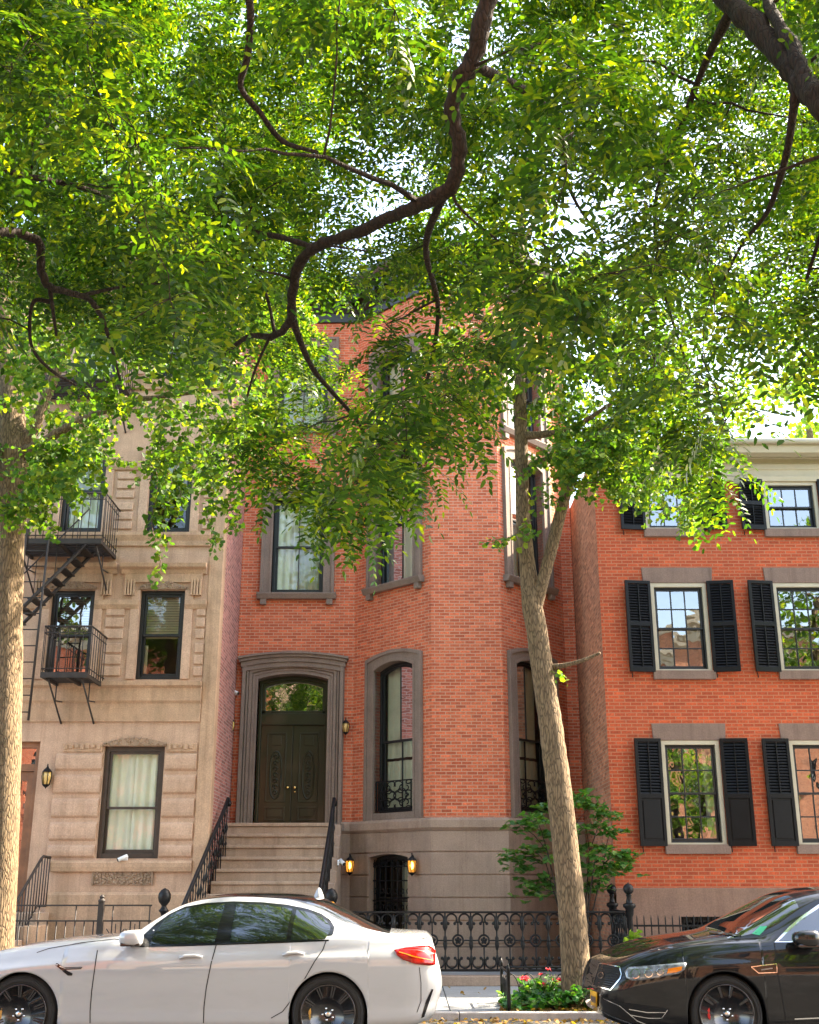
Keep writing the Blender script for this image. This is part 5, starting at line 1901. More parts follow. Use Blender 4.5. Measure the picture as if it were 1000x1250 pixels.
pl_ = bc.panel('number_plate', [(722.5, 1208.5), (730.5, 1211.5), (731, 1230), (723.5, 1227)], 'yellow', .015, cell=4, solid=.006)
m_ = MB()
for x in (724.5, 726, 727.5, 729):
    bc.ribbon(m_, [(x, 1214.5 + (x - 722) * .4), (x + .2, 1222 + (x - 722) * .4)], .8, .022, 3)
m_.build('plate_characters', M['navy'], pl_)
bc.panel('lower_intake', [(736, 1217), (760, 1224), (800, 1229), (818, 1232), (812, 1243), (790, 1250), (760, 1248), (742, 1240), (732, 1234)], 'underbody', .004, cell=6)
for pts in ([(737, 1219), (757, 1228), (778, 1246), (790, 1251)], [(768, 1232), (790, 1236), (812, 1236)], [(770, 1239), (792, 1243), (808, 1243), (815, 1233)], [(731, 1232), (748, 1241), (772, 1250)]):
    bc.line('intake_trim', pts, 1.0, 'chrome', .007)
fv = bc.panel('fender_badge', [(917, 1180.5), (948, 1176.5), (948.5, 1187), (926, 1188)], 'gloss_black', .006, cell=4)
m_ = MB(); bc.ribbon(m_, [(917, 1180.5), (948, 1176.8), (948.5, 1187.2), (926, 1188), (917, 1180.5)], 1.0, .009, 3); m_.build('badge_rim', M['chrome'], fv)
m_ = MB(); bc.ribbon(m_, [(929, 1184), (943, 1182)], 1.5, .01, 3); m_.build('badge_lettering', M['steel'], fv)
bc.panel('windshield_sticker', [(918, 1140), (928, 1131), (937, 1131), (932, 1137), (927, 1142)], 'green_st', .004, parent=bc.obj['windshield'], cell=4)
bc.line('wiper', [(866, 1139), (885, 1140.5), (905, 1143)], 1.6, 'underbody', .012)
bc.line('sill_trim', [(970, 1244), (1040, 1241), (1110, 1239)], 1.6, 'chrome', .006)
st = dict(n=5, split=((-.2, -.26), (.2, .26)), w=(.02, .022))
for x in (3.1, 5.97):
    wheel(bc.root, x, 12.05, .36, .36, .262, -1, st, 'red', rot=.3)
    wheel(bc.root, x, 13.89, .36, .36, .262, 1, st, 'red')
c = at(985, 1146, 12.0)
mirror_pod(bc, (c.x, 11.97, c.z), .15, .1, .08, 'chrome', 'black_paint')
# ================================================================== TREES
tr = random.Random(21)
npr = np.random.default_rng(5)
M['bark_l'] = bark_mat('light_brown_bark', (.18, .115, .064), (.32, .22, .126), 1.6, .02)
M['bark_d'] = bark_mat('dark_brown_bark', (.024, .015, .011), (.05, .03, .021), 1.6, .012)
M['leaf_near'] = leaf_mat('pagoda_tree_leaf', [(.012, .038, .008), (.018, .054, .01), (.03, .08, .012), (.055, .112, .014), (.15, .19, .02)], .48, .42, (1.3, 1.22, .28), .35)
M['leaf_mid'] = leaf_mat('street_tree_leaf', [(.032, .09, .024), (.05, .125, .028), (.08, .16, .03), (.17, .23, .04)], .46, .5, (1.25, 1.15, .25), .25)
M['leaf_far'] = leaf_mat('yard_tree_leaf', [(.1, .17, .03), (.16, .22, .04), (.22, .26, .06)], .45)
M['leaf_shrub'] = leaf_mat('glossy_shrub_leaf', [(.03, .1, .025), (.045, .135, .03), (.07, .17, .035), (.14, .21, .05)], .25, .3, gloss=.5)
M['leaf_ivy'] = leaf_mat('ivy_leaf', [(.015, .07, .02), (.03, .12, .03), (.06, .17, .04), (.14, .22, .05)], .3, .35, gloss=.5)
M['leaf_dry'] = leaf_mat('dry_leaf', [(.2, .1, .03), (.32, .17, .045), (.13, .06, .02), (.42, .27, .07)], .15, .7)
M['petal'] = leaf_mat('red_petal', [(.6, .02, .04), (.7, .05, .08), (.75, .12, .14)], .3, .5, (1, 1, 1))


def smooth_line(pts, k=6):
    """Catmull-Rom through (x,y,z,r)"""
    P_ = [np.array(p, float) for p in pts]
    P_ = [2 * P_[0] - P_[1]] + P_ + [2 * P_[-1] - P_[-2]]
    out = []
    for i in range(1, len(P_) - 2):
        a, b, c, d = P_[i - 1:i + 3]
        for j in range(k):
            t = j / k
            out.append(.5 * ((2 * b) + (c - a) * t + (2 * a - 5 * b + 4 * c - d) * t * t + (3 * b - a - 3 * c + d) * t ** 3))
    out.append(P_[-2])
    return out


class Tree:
    def __init__(s, name, loc, label, bark, group=None):
        s.root = thing(name, loc, label, 'tree', group)
        s.bark = bark
        s.tb, s.tw = MB(), MB()
        s.sk = []
        s.leaves = []

    def limb(s, pts, n=10, k=6, wob=0.0, skel=True):
        ln = smooth_line(pts, k)
        if wob:
            for i in range(1, len(ln) - 1):
                ln[i][:3] += np.array([tr.gauss(0, wob) for _ in range(3)]) * ln[i][3] * 2
        if s.bark == 'bark_d':
            for p in ln: p[3] *= 1 + tr.gauss(0, .055)
        s.tb.tube([p[:3] for p in ln], [max(.002, float(p[3])) for p in ln], n)
        if skel:
            s.sk += [(Vector(p[:3]), float(p[3])) for p in ln]
        return ln

    def plimb(s, pts, **kw):
        """picture points (px, py, depth, width px) turned into a branch in space"""
        out = []
        for x, y, Y, w_ in pts:
            p = at(x, y, Y)
            d = (p - Vector((0, 0, EYE))).dot(Vector((0, CT, ST)))
            out.append((p.x, p.y, p.z, w_ / 2 * d / FPX))
        return s.limb(out, **kw)

    def clump(s, c, r, nsub, sp, droop=.4, leaf_from=.25, maxlen=2.2, pinn=True, up=.25):
        c = Vector(c)
        best = min(s.sk, key=lambda q: (q[0] - c).length + max(0, q[0].z - c.z) * .2)
        b = best[0]
        L_ = (c - b).length
        if L_ > maxlen:                      # long way off: start on the nearest twig instead
            d = (c - b).normalized()
        mid = b.lerp(c, .5) + Vector((tr.gauss(0, .1), tr.gauss(0, .1), up * L_ * .5 + tr.gauss(0, .08)))
        n = max(4, int(L_ / .12))
        path = []
        r0 = min(best[1] * .6, .006 + .008 * L_)
        for i in range(n + 1):
            t = i / n
            p = b * (1 - t) ** 2 + mid * 2 * t * (1 - t) + c * t * t
            path.append(p + Vector((tr.gauss(0, .012), tr.gauss(0, .012), tr.gauss(0, .012))) * min(1, L_))
        s.tw.tube(path, [r0 + (.003 - r0) * i / n for i in range(n + 1)], 5)
        for i in range(n // 3, n + 1, 2):
            s.sk.append((path[i], .004 + (r0 - .004) * (1 - i / n)))
        subs = [path[max(0, int(n * (1 - min(1, 1.3 * r / max(L_, .01))))):]]
        for _ in range(nsub):
            i = max(0, n - int(abs(tr.gauss(0, .35)) * min(n, r * 1.5 / .12)))
            p = path[i].copy()
            d = Vector((tr.gauss(0, 1), tr.gauss(0, 1), tr.gauss(0, .55))).normalized()
            l = r * tr.uniform(.55, 1.15)
            m = max(3, int(l / .08))
            sub = [p.copy()]
            for j in range(m):
                d = (d + Vector((tr.gauss(0, .1), tr.gauss(0, .1), -droop / m + tr.gauss(0, .06)))).normalized()
                p = p + d * (l / m)
                sub.append(p.copy())
            s.tw.tube(sub, [.0035 + (.0012 - .0035) * j / m for j in range(m + 1)], 3)
            subs.append(sub)
        for sub in subs:
            tot = 0; side = 1
            for a, b2 in zip(sub, sub[1:]):
                seg = b2 - a; l = seg.length
                if l < 1e-5: continue
                t_ = seg / l
                tot += l
                while tot > sp:
                    tot -= sp
                    p = b2 - t_ * tot
                    side = -side
                    sd = t_.cross(Z3)
                    if sd.length < .05: sd = Vector((1, 0, 0))
                    sd.normalize()
                    ax = (t_ * tr.uniform(.2, .9) + sd * side * tr.uniform(.5, 1.1) + Vector((tr.gauss(0, .25), tr.gauss(0, .25), tr.gauss(-.2, .2)))).normalized()
                    s.leaves.append((p.x, p.y, p.z, ax.x, ax.y, ax.z))
            # end leaf
            t_ = (sub[-1] - sub[-2]).normalized()
            s.leaves.append((*sub[-1], t_.x, t_.y, t_.z))

    def finish(s, leafmat, kind, size, trunk='trunk'):
        s.tb.build(trunk, M[s.bark], s.root)
        if s.tw.v: s.tw.build('twigs', M[s.bark], s.root)
        leaf_mesh('crown', np.array(s.leaves), kind, size, M[leafmat], s.root)


def leaf_mesh(name, A, kind, size, mat, parent=None, loc=(0, 0, 0), flat=None, droop=.35):
    n = len(A)
    p, ax = A[:, :3], A[:, 3:6]
    up = np.zeros((n, 3)); up[:, 2] = 1
    up += npr.normal(0, .28 if kind == 'pinnate' else .45, (n, 3))
    sd = np.cross(ax, up); sd /= np.linalg.norm(sd, axis=1)[:, None] + 1e-9
    nm = np.cross(sd, ax)
    if kind == 'pinnate':
        K_ = 13
        L_ = size * npr.uniform(.75, 1.2, n)[:, None]
        vs = []
        for k in range(K_):
            if k == K_ - 1:
                f, sg = .93, 0
            else:
                f, sg = .18 + .75 * (k // 2) / ((K_ - 1) / 2), (1 if k % 2 else -1)
            q = p + ax * L_ * f - np.array([0, 0, 1.0]) * (L_ * .35 * f * f)
            a = npr.normal(0, .07, (n, 1))
            if sg:
                d = sd * sg * (1 + a * .3) + ax * (.5 + a) + nm * npr.normal(-.18, .1, (n, 1))
            else:
                d = ax + nm * npr.normal(-.3, .2, (n, 1))
            d /= np.linalg.norm(d, axis=1)[:, None]
            nn = nm + npr.normal(0, .13, (n, 3))
            w = np.cross(d, nn); w /= np.linalg.norm(w, axis=1)[:, None] + 1e-9
            ll = L_ * .22 * npr.uniform(.8, 1.15, (n, 1)) * (1 - .25 * abs(f - .55))
            ww = ll * .18
            sag = np.cross(w, d) * ll * .06
            vs.append(np.stack([q, q + d * ll * .3 + w * ww + sag, q + d * ll * .7 + w * ww * .85 + sag, q + d * ll, q + d * ll * .7 - w * ww * .85 + sag, q + d * ll * .3 - w * ww + sag], 1))
        V = np.concatenate(vs, 0).reshape(-1, 3); k = 6
    elif kind == 'fan':
        L_ = size * npr.uniform(.65, 1.25, n)[:, None]
        d = ax + nm * npr.normal(-.3, .5, (n, 1)) + sd * npr.normal(0, .4, (n, 1)); d /= np.linalg.norm(d, axis=1)[:, None]
        w = np.cross(d, nm + npr.normal(0, .5, (n, 3))); w /= np.linalg.norm(w, axis=1)[:, None] + 1e-9
        cup = np.cross(w, d) * L_ * .12
        q = p + d * L_ * .3
        V = np.stack([q, q + d * L_ * .55 + w * L_ * .55 + cup, q + d * L_ * .92 + w * L_ * .3, q + d * L_ * .86, q + d * L_ * .92 - w * L_ * .3, q + d * L_ * .55 - w * L_ * .55 + cup], 1).reshape(-1, 3); k = 6
    else:                                # oblong
        L_ = size * npr.uniform(.7, 1.2, n)[:, None]
        d = ax + nm * npr.normal(-.1, .3, (n, 1)); d /= np.linalg.norm(d, axis=1)[:, None]
        w = np.cross(d, nm + npr.normal(0, .3, (n, 3))); w /= np.linalg.norm(w, axis=1)[:, None] + 1e-9
        wr_ = .24 if kind == 'oblong' else .42
        ww = L_ * wr_
        sag = np.cross(w, d) * L_ * .07
        V = np.stack([p, p + d * L_ * .3 + w * ww + sag, p + d * L_ * .68 + w * ww * .85 + sag, p + d * L_, p + d * L_ * .68 - w * ww * .85 + sag, p + d * L_ * .3 - w * ww + sag], 1).reshape(-1, 3); k = 6
    base = np.array(parent.location if parent else loc)
    V = V - base
    me = bpy.data.meshes.new(name)
    nf = len(V) // k
    me.vertices.add(len(V)); me.loops.add(len(V)); me.polygons.add(nf)
    me.vertices.foreach_set('co', V.astype(np.float32).ravel())
    me.loops.foreach_set('vertex_index', np.arange(len(V), dtype=np.int32))
    me.polygons.foreach_set('loop_start', np.arange(0, len(V), k, dtype=np.int32))
    me.update(calc_edges=True)
    me.materials.append(mat)
    o = bpy.data.objects.new(name, me); COL.objects.link(o)
    if parent: o.parent = parent
    else: o.location = loc
    print(name, nf, 'leaves')
    return o


def lerpmap(xs, x):
    for (a, b), (c, d) in zip(xs, xs[1:]):
        if a <= x <= c: return b + (d - b) * (x - a) / (c - a)
    return xs[0][1] if x < xs[0][0] else xs[-1][1]


# ---- big overhanging trees on the near pavement
pa = Tree('pagoda_tree', (4.4, 2.0, .1), 'overhanging tree with dark winding boughs reaching in from the upper right', 'bark_d', 'trees with feathery leaves arching overhead')
pa.limb([(4.4, 2.0, .05, .24), (4.42, 2.05, .5, .2), (4.38, 2.1, 2.0, .18), (4.25, 2.3, 3.6, .17), (4.0, 2.7, 5.0, .14), (3.6, 3.1, 6.6, .1), (3.2, 3.6, 8.2, .06)], n=14)
e = at(1015, 140, 5.2)
pa.limb([(4.25, 2.3, 3.4, .12), (3.6, 3.4, 4.0, .09), (2.7, 4.5, 4.6, .07), (e.x, e.y, e.z, .062)], n=10)
pa.plimb([(1015, 140, 5.2, 34), (985, 105, 5.4, 33), (960, 72, 5.6, 31), (925, 35, 5.8, 28), (895, 8, 6.0, 24), (850, -30, 6.3, 20), (780, -70, 6.8, 13), (720, -90, 7.4, 7)], wob=.05)
pa.plimb([(985, 105, 5.4, 24), (968, 60, 5.5, 18), (945, 20, 5.7, 15), (930, -20, 6.0, 12), (900, -80, 6.4, 8)], wob=.05)
pa.plimb([(975, 95, 5.4, 16), (968, 140, 5.5, 11), (962, 180, 5.6, 9), (950, 225, 5.8, 8), (935, 262, 6.0, 6), (905, 300, 6.3, 4), (880, 350, 6.6, 3)])
pa.plimb([(1000, 120, 5.3, 14), (1030, 180, 5.5, 10), (1010, 260, 5.9, 7), (985, 340, 6.3, 4)])
e = at(602, -40, 5.0)
pa.limb([(3.9, 2.8, 5.4, .1), (3.0, 3.4, 6.4, .085), (1.8, 4.2, 6.9, .07), (.8, 4.8, 6.7, .06), (e.x, e.y, e.z, .055)], n=10)
C1 = pa.plimb([(602, -40, 5.0, 22), (592, 20, 5.1, 23), (574, 78, 5.2, 23), (553, 128, 5.3, 21), (561, 185, 5.4, 19), (549, 228, 5.5, 19), (505, 254, 5.7, 17), (470, 268, 5.9, 15), (432, 286, 6.1, 14), (395, 297, 6.3, 14), (368, 318, 6.5, 13), (357, 355, 6.7, 12), (356, 388, 6.9, 11), (336, 410, 7.1, 9), (300, 412, 7.3, 6), (258, 448, 7.6, 4)], wob=.06)
pa.plimb([(356, 385, 6.9, 10), (366, 415, 7.0, 8), (382, 450, 7.2, 7), (405, 478, 7.4, 6), (440, 520, 7.6, 4), (470, 590, 7.8, 3)])
pa.plimb([(384, 302, 6.4, 7), (345, 290, 6.6, 7), (310, 282, 6.8, 6), (282, 262, 7.0, 5), (265, 275, 7.2, 3)])
pa.plimb([(336, 410, 7.1, 5), (325, 360, 7.2, 4), (300, 310, 7.3, 3), (282, 290, 7.4, 3)])
pa.plimb([(330, 410, 7.1, 4), (312, 450, 7.2, 3), (300, 490, 7.3, 2.5)])
pa.plimb([(548, 225, 5.5, 12), (520, 300, 6.0, 8), (535, 380, 6.5, 6), (520, 470, 7.0, 4), (490, 560, 7.4, 3)])
pa.plimb([(300, -30, 5.5, 10), (306, 20, 5.6, 10), (302, 70, 5.8, 9), (294, 106, 5.9, 8), (318, 138, 6.0, 7), (345, 172, 6.2, 7), (388, 186, 6.4, 4)])
pa.limb([(1.8, 4.2, 6.9, .06), (.2, 4.9, 7.3, .045), (-.6, 5.2, 6.6, .03), tuple(at(300, -30, 5.5)) + (.02,)], n=8)
pa.plimb([(574, 78, 5.2, 14), (640, 110, 5.6, 10), (680, 150, 6.0, 8), (690, 210, 6.4, 6), (705, 250, 6.7, 4), (740, 300, 7.0, 3)])
pa.plimb([(895, 8, 6.0, 14), (860, 80, 6.4, 9), (830, 160, 6.8, 7), (800, 250, 7.3, 5), (810, 350, 7.8, 4), (840, 450, 8.2, 3)])
pb = Tree('pagoda_tree', (-4.6, 2.4, .1), 'overhanging tree with thin crooked boughs reaching in from the left edge', 'bark_d', 'trees with feathery leaves arching overhead')
pb.limb([(-4.6, 2.4, .05, .24), (-4.6, 2.4, .5, .19), (-4.5, 2.5, 2.4, .17), (-4.3, 2.8, 4.2, .14), (-4.0, 3.2, 6.0, .1), (-3.5, 3.8, 7.8, .06)], n=14)
e = at(-25, 285, 6.0)
pb.limb([(-4.4, 2.7, 3.4, .09), (-3.6, 4.0, 4.2, .06), (-2.9, 5.2, 4.9, .04), (e.x, e.y, e.z, .03)], n=10)
pb.plimb([(-25, 285, 6.0, 13), (20, 284, 6.2, 12), (48, 297, 6.3, 11), (50, 325, 6.4, 10), (62, 350, 6.5, 9), (98, 361, 6.7, 8), (115, 372, 6.8, 7), (130, 402, 7.0, 5), (147, 465, 7.2, 3)], wob=.06)
pb.plimb([(60, 345, 6.5, 6), (64, 375, 6.6, 5), (69, 410, 6.7, 3)])
pb.plimb([(62, 368, 6.6, 6), (40, 370, 6.6, 5), (38, 420, 6.8, 4), (60, 450, 7.0, 4), (92, 470, 7.2, 3)])
pb.plimb([(98, 361, 6.7, 5), (150, 350, 7.0, 4), (200, 346, 7.3, 3)])
e = at(-30, 190, 5.6)
pb.limb([(-4.2, 3.0, 4.8, .08), (-3.4, 4.2, 5.2, .05), (e.x, e.y, e.z, .026)], n=8)
pb.plimb([(-30, 190, 5.6, 9), (20, 212, 5.8, 8), (70, 222, 6.0, 7), (130, 240, 6.3, 5), (180, 280, 6.6, 3)])
pb.plimb([(40, 205, 5.9, 6), (60, 140, 6.1, 5), (58, 60, 6.3, 5), (80, -10, 6.5, 4), (100, -80, 6.7, 3)])
LOW = [(-350, 470), (-60, 430), (0, 400), (60, 400), (150, 420), (230, 470), (300, 545), (380, 590), (420, 610), (480, 625), (530, 585), (565, 510), (610, 440), (680, 430), (740, 440), (800, 500), (850, 590), (890, 560), (930, 440), (1000, 430), (1100, 420), (1400, 450)]
GAPS = [(722, 235, 50), (492, 175, 26), (745, 215, 36), (640, 560, 60), (965, 490, 60), (700, 300, 24), (455, 375, 22), (140, 95, 36)]


BP = ([(602, -40, 5.0), (574, 78, 5.2), (553, 128, 5.3), (561, 185, 5.4), (549, 228, 5.5), (505, 254, 5.7), (470, 268, 5.9), (432, 286, 6.1), (395, 297, 6.3), (368, 318, 6.5), (357, 355, 6.7), (356, 388, 6.9), (336, 410, 7.1)],
      [(356, 385, 6.9), (366, 415, 7.0), (382, 450, 7.2), (405, 478, 7.4)], [(1015, 140, 5.2), (960, 72, 5.6), (895, 8, 6.0), (850, -30, 6.3)],
      [(-25, 285, 6.0), (20, 284, 6.2), (50, 300, 6.3), (62, 350, 6.5), (115, 372, 6.8), (130, 402, 7.0)], [(300, -30, 5.5), (302, 70, 5.8), (294, 106, 5.9), (345, 172, 6.2)], [(968, 140, 5.5), (950, 225, 5.8), (935, 262, 6.0)])
BOUGH = [tuple(a_ + (b_ - a_) * t / 4 for a_, b_ in zip(p0, p1)) for bp in BP for p0, p1 in zip(bp, bp[1:]) for t in range(4)]


def overhead(n, seed):
    r = random.Random(seed)
    k = 0
    while k < n:
        x = r.uniform(-330, 1330); lo = lerpmap(LOW, x)
        y = lo - 20 - (lo + 420) * r.random()
        Y = r.uniform(4.6, 8.2) if y > 250 else r.uniform(4.3, 7.8)
        if any(math.hypot(x - a, y - b) < rr for a, b, rr in GAPS): continue
        if y < -80 and r.random() < .6: continue
        # the big boughs hang in front of the leaves behind them
        if any(math.hypot(x - a, y - b) < 85 for a, b, _ in BOUGH):
            yb_ = min((math.hypot(x - a, y - b), c_) for a, b, c_ in BOUGH)[1]
            Y = max(Y, yb_ + .6 + r.random() * 2)
            if math.hypot(*min(((x - a, y - b) for a, b, _ in BOUGH), key=lambda v: math.hypot(*v))) < 40 and r.random() < .45: Y = yb_ + r.uniform(2.2, 4)
        p = at(x, y, Y)
        if p.z > 9.2: continue
        if y > 400 and r.random() < .35: continue
        t = pb if x < 250 + r.uniform(-60, 60) else pa
        t.clump(p, r.uniform(.22, .36), r.choice((4, 5, 5)), .075, droop=.7)
        k += 1


overhead(640, 11)
r2 = random.Random(77)
for _ in range(190):
    x, y = r2.uniform(-80, 1120), r2.uniform(-120, 330)
    if any(math.hypot(x - a, y - b) < rr for a, b, rr in GAPS): continue
    (pb if x < 260 else pa).clump(at(x, y, r2.uniform(8, 10.8)), r2.uniform(.3, .5), 5, .08, droop=.7, maxlen=5)
for x, y, Y in ((470, 600, 7.6), (500, 570, 7.5), (460, 560, 7.7), (520, 520, 7.3), (440, 620, 7.8), (560, 500, 7.0), (390, 600, 7.6), (350, 590, 7.7), (850, 560, 8.0), (830, 520, 8.0), (870, 600, 8.2), (800, 480, 7.6), (860, 520, 8.0), (545, 470, 7.0), (335, 560, 7.6), (300, 540, 7.6)):
    pa.clump(at(x, y - 15, Y), .3, 5, .055, droop=.9)
pa.finish('leaf_near', 'pinnate', .3); pb.finish('leaf_near', 'pinnate', .3)

# ---- left street tree
t1 = Tree('street_tree', (-5.1, 15.4, .1), 'tall street tree with thick furrowed trunk at the left edge, hanging leafy shoots', 'bark_l')
t1.plimb([(-9, 1230, 15.4, 52), (-4, 1150, 15.4, 42), (4, 1000, 15.4, 39), (8, 850, 15.4, 37), (10, 700, 15.4, 36), (14, 600, 15.4, 36), (15, 545, 15.4, 38), (10, 470, 15.4, 28), (0, 380, 15.4, 22), (-20, 250, 15.4, 16), (-40, 100, 15.4, 9)], n=24, k=8, wob=.008)
t1.plimb([(20, 555, 15.4, 18), (40, 525, 15.3, 14), (80, 430, 15.2, 12), (130, 350, 15.1, 11), (170, 300, 15.0, 10), (166, 190, 15.0, 9), (156, 80, 15.0, 8), (150, -60, 15.0, 5)], n=14, wob=.02)
t1.plimb([(20, 560, 15.4, 18), (52, 540, 15.2, 13), (100, 512, 14.9, 10), (160, 490, 14.6, 8), (230, 480, 14.4, 5), (300, 470, 14.3, 3)], n=10, wob=.06)
t1.plimb([(130, 350, 15.1, 8), (190, 330, 14.8, 7), (250, 320, 14.6, 5), (320, 330, 14.4, 3)])
t1.plimb([(168, 200, 15, 7), (220, 170, 14.7, 5), (290, 150, 14.5, 3)])
t1.plimb([(0, 380, 15.4, 12), (60, 330, 16.0, 8), (110, 250, 16.5, 6), (120, 120, 17, 4)])
r = random.Random(31)
LOW1 = [(-220, 620), (0, 640), (60, 640), (110, 590), (150, 560), (200, 590), (260, 600), (300, 560), (340, 500), (420, 420)]
k = 0
while k < 480:
    x = r.uniform(-200, 380); lo = lerpmap(LOW1, x)
    y = lo - 15 - (lo + 150) * r.random() ** 1.1
    if y < 60 and r.random() < .4: continue
    if math.hypot(x - 130, y - 90) < 30 or (60 < x < 160 and 415 < y < 480 and r.random() < .7): continue
    t1.clump(at(x, y, r.uniform(13.4, 17.6)), r.uniform(.35, .6), r.choice((5, 6, 7)), .036, droop=.9, maxlen=3)
    k += 1
for _ in range(42):
    t1.clump(at(r.uniform(20, 330), r.uniform(330, 490), r.uniform(12.6, 14.2)), r.uniform(.35, .55), 6, .036, droop=.9, maxlen=3)
# hanging shoots
for x, y0, y1, Y in ((188, 560, 705, 14.3), (198, 560, 660, 14.4), (256, 560, 668, 14.2), (60, 540, 650, 14.6), (45, 560, 640, 14.6), (85, 540, 600, 14.7), (282, 580, 645, 14.3), (215, 560, 625, 14.5)):
    n = 14
    a, b = at(x, y0, Y), at(x + 3, y1, Y)
    path = [a.lerp(b, i / n) + Vector((.05 * math.sin(i * .7 + x), .04 * math.cos(i), 0)) for i in range(n + 1)]
    t1.tw.tube(path, .005, 4)
    for p in path:
        for _ in range(9):
            d = Vector((tr.gauss(0, 1), tr.gauss(0, 1), tr.gauss(-.4, .5))).normalized()
            q = p + d * tr.uniform(0, .07) + Vector((0, 0, tr.uniform(-.06, .06)))
            t1.leaves.append((q.x, q.y, q.z, d.x, d.y, d.z))
    t1.clump(a, .3, 4, .04)
for _ in range(70):
    t1.clump((r.uniform(-7.5, -.5), r.uniform(9.5, 14), r.uniform(7.6, 12)), r.uniform(.45, .75), 6, .05, droop=.9, maxlen=4)
for _ in range(40):
    t1.clump((r.uniform(-7, 0), r.uniform(8, 10.5), r.uniform(8.5, 12)), r.uniform(.45, .75), 6, .055, droop=.9, maxlen=4)
t1.finish('leaf_mid', 'fan', .08)

# ---- leaning tree in the planted pit
t2 = Tree('street_tree', (2.1, 15.6, .08), 'leaning forked street tree growing from the flower planted pit', 'bark_l')
t2.plimb([(706, 1232, 15.6, 52), (704, 1200, 15.6, 38), (699, 1120, 15.6, 34), (691, 1040, 15.6, 32), (682, 960, 15.6, 31), (673, 890, 15.6, 29), (664, 830, 15.6, 27), (656, 775, 15.6, 26), (650, 740, 15.6, 25), (643, 680, 15.6, 19), (638, 620, 15.6, 17.5), (636, 520, 15.6, 15.5), (634, 440, 15.6, 13), (634, 330, 15.6, 11), (640, 240, 15.6, 7), (648, 170, 15.6, 3)], n=24, k=8, wob=.008)
t2.plimb([(652, 748, 15.6, 18), (664, 705, 15.5, 15), (676, 660, 15.4, 15), (690, 605, 15.3, 14), (702, 568, 15.2, 13), (728, 535, 15.1, 11), (775, 505, 15.0, 8), (830, 485, 14.9, 5), (880, 480, 14.8, 3)], n=14, wob=.012)
t2.plimb([(637, 532, 15.6, 11), (665, 530, 15.4, 9), (700, 522, 15.3, 7), (750, 490, 15.2, 4)])
t2.plimb([(637, 570, 15.6, 10), (660, 562, 15.7, 8), (690, 560, 15.9, 6), (720, 570, 16.2, 4)])
t2.plimb([(635, 440, 15.6, 9), (620, 415, 15.4, 8), (600, 395, 15.2, 6), (560, 370, 15, 4)])
t2.plimb([(634, 400, 15.6, 9), (670, 360, 15.8, 7), (720, 340, 16, 5), (780, 350, 16.2, 3)])
t2.plimb([(637, 300, 15.6, 8), (670, 240, 15.8, 6), (700, 180, 16, 3)])
t2.plimb([(672, 815, 15.6, 9), (690, 812, 15.45, 6), (712, 806, 15.3, 5), (733, 797, 15.2, 3.5)], n=8)
r = random.Random(41)
LOW2 = [(530, 420), (580, 470), (610, 540), (640, 500), (665, 560), (700, 610), (740, 600), (790, 630), (850, 640), (885, 580), (900, 520), (940, 470)]
k = 0
while k < 230:
    x = 720 + r.gauss(0, 95); y = r.uniform(300, 640)
    if x < 540 or x > 930 or y > lerpmap(LOW2, x) - 12: continue
    if x < 670 and y > 440 and r.random() < .75: continue
    if y < 430 and r.random() < .3: continue
    if math.hypot(x - 722, y - 250) < 60: continue
    t2.clump(at(x, y, r.uniform(14.2, 17)), r.uniform(.3, .5), r.choice((5, 6, 7)), .036, droop=.9, maxlen=3)
    k += 1
for x, y, Y in ((640, 640, 15.2), (625, 655, 15.2), (660, 600, 15.0), (690, 570, 15.1), (650, 570, 15.8), (790, 625, 15), (850, 635, 14.9), (676, 822, 15.5), (600, 660, 15.1)):
    t2.clump(at(x, y, Y), .16 if y > 650 or y == 822 else .28, 4, .04, droop=.8)
for _ in range(45):
    t2.clump((r.uniform(-.5, 6), r.uniform(10, 14.5), r.uniform(8.0, 12)), r.uniform(.45, .75), 6, .05, droop=.9, maxlen=4)
for _ in range(30):
    t2.clump((r.uniform(0, 6), r.uniform(8, 10.5), r.uniform(8.7, 12)), r.uniform(.45, .75), 6, .055, droop=.9, maxlen=4)
t2.finish('leaf_mid', 'fan', .08)

# ---- unseen tree, added out of view at right to shade the pavement
shade_tree = Tree('street_tree', (9.6, 15.6, .1), 'unseen tree added beyond the black sedan to shade the far pavement', 'bark_l')
shade_tree.limb([(9.6, 15.6, .05, .22), (9.6, 15.6, 2.5, .16), (9.5, 15.6, 5, .12), (9.4, 15.6, 8, .06)], n=12)
for _ in range(100):
    v = Vector((tr.gauss(0, 1), tr.gauss(0, 1), tr.gauss(0, 1))).normalized() * tr.random() ** .4
    shade_tree.clump((9.8 + v.x * 2.9, 15.9 + v.y * 3.0, 7.2 + v.z * 2.9), .7, 6, .06, droop=.7, maxlen=4)
shade_tree.finish('leaf_mid', 'fan', .1)

# ---- sunlit tree in the yards behind
t3 = Tree('yard_tree', (14.5, 37, .1), 'pale sunlit tree showing above the cornice of the red house', 'bark_l')
t3.limb([(14.5, 37, 0, .45), (14.4, 37, 6, .35), (14.2, 37, 12, .22), (14, 37, 18, .08)], n=10)
r = random.Random(51)
for _ in range(120):
    v = Vector((r.gauss(0, 1), r.gauss(0, 1), r.gauss(0, 1))).normalized() * r.random() ** .4
    t3.clump((14 + v.x * 4, 37 + v.y * 4, 15 + v.z * 5.5), .9, 5, .12, droop=.5, maxlen=6)
t3.finish('leaf_far', 'fan', .2)

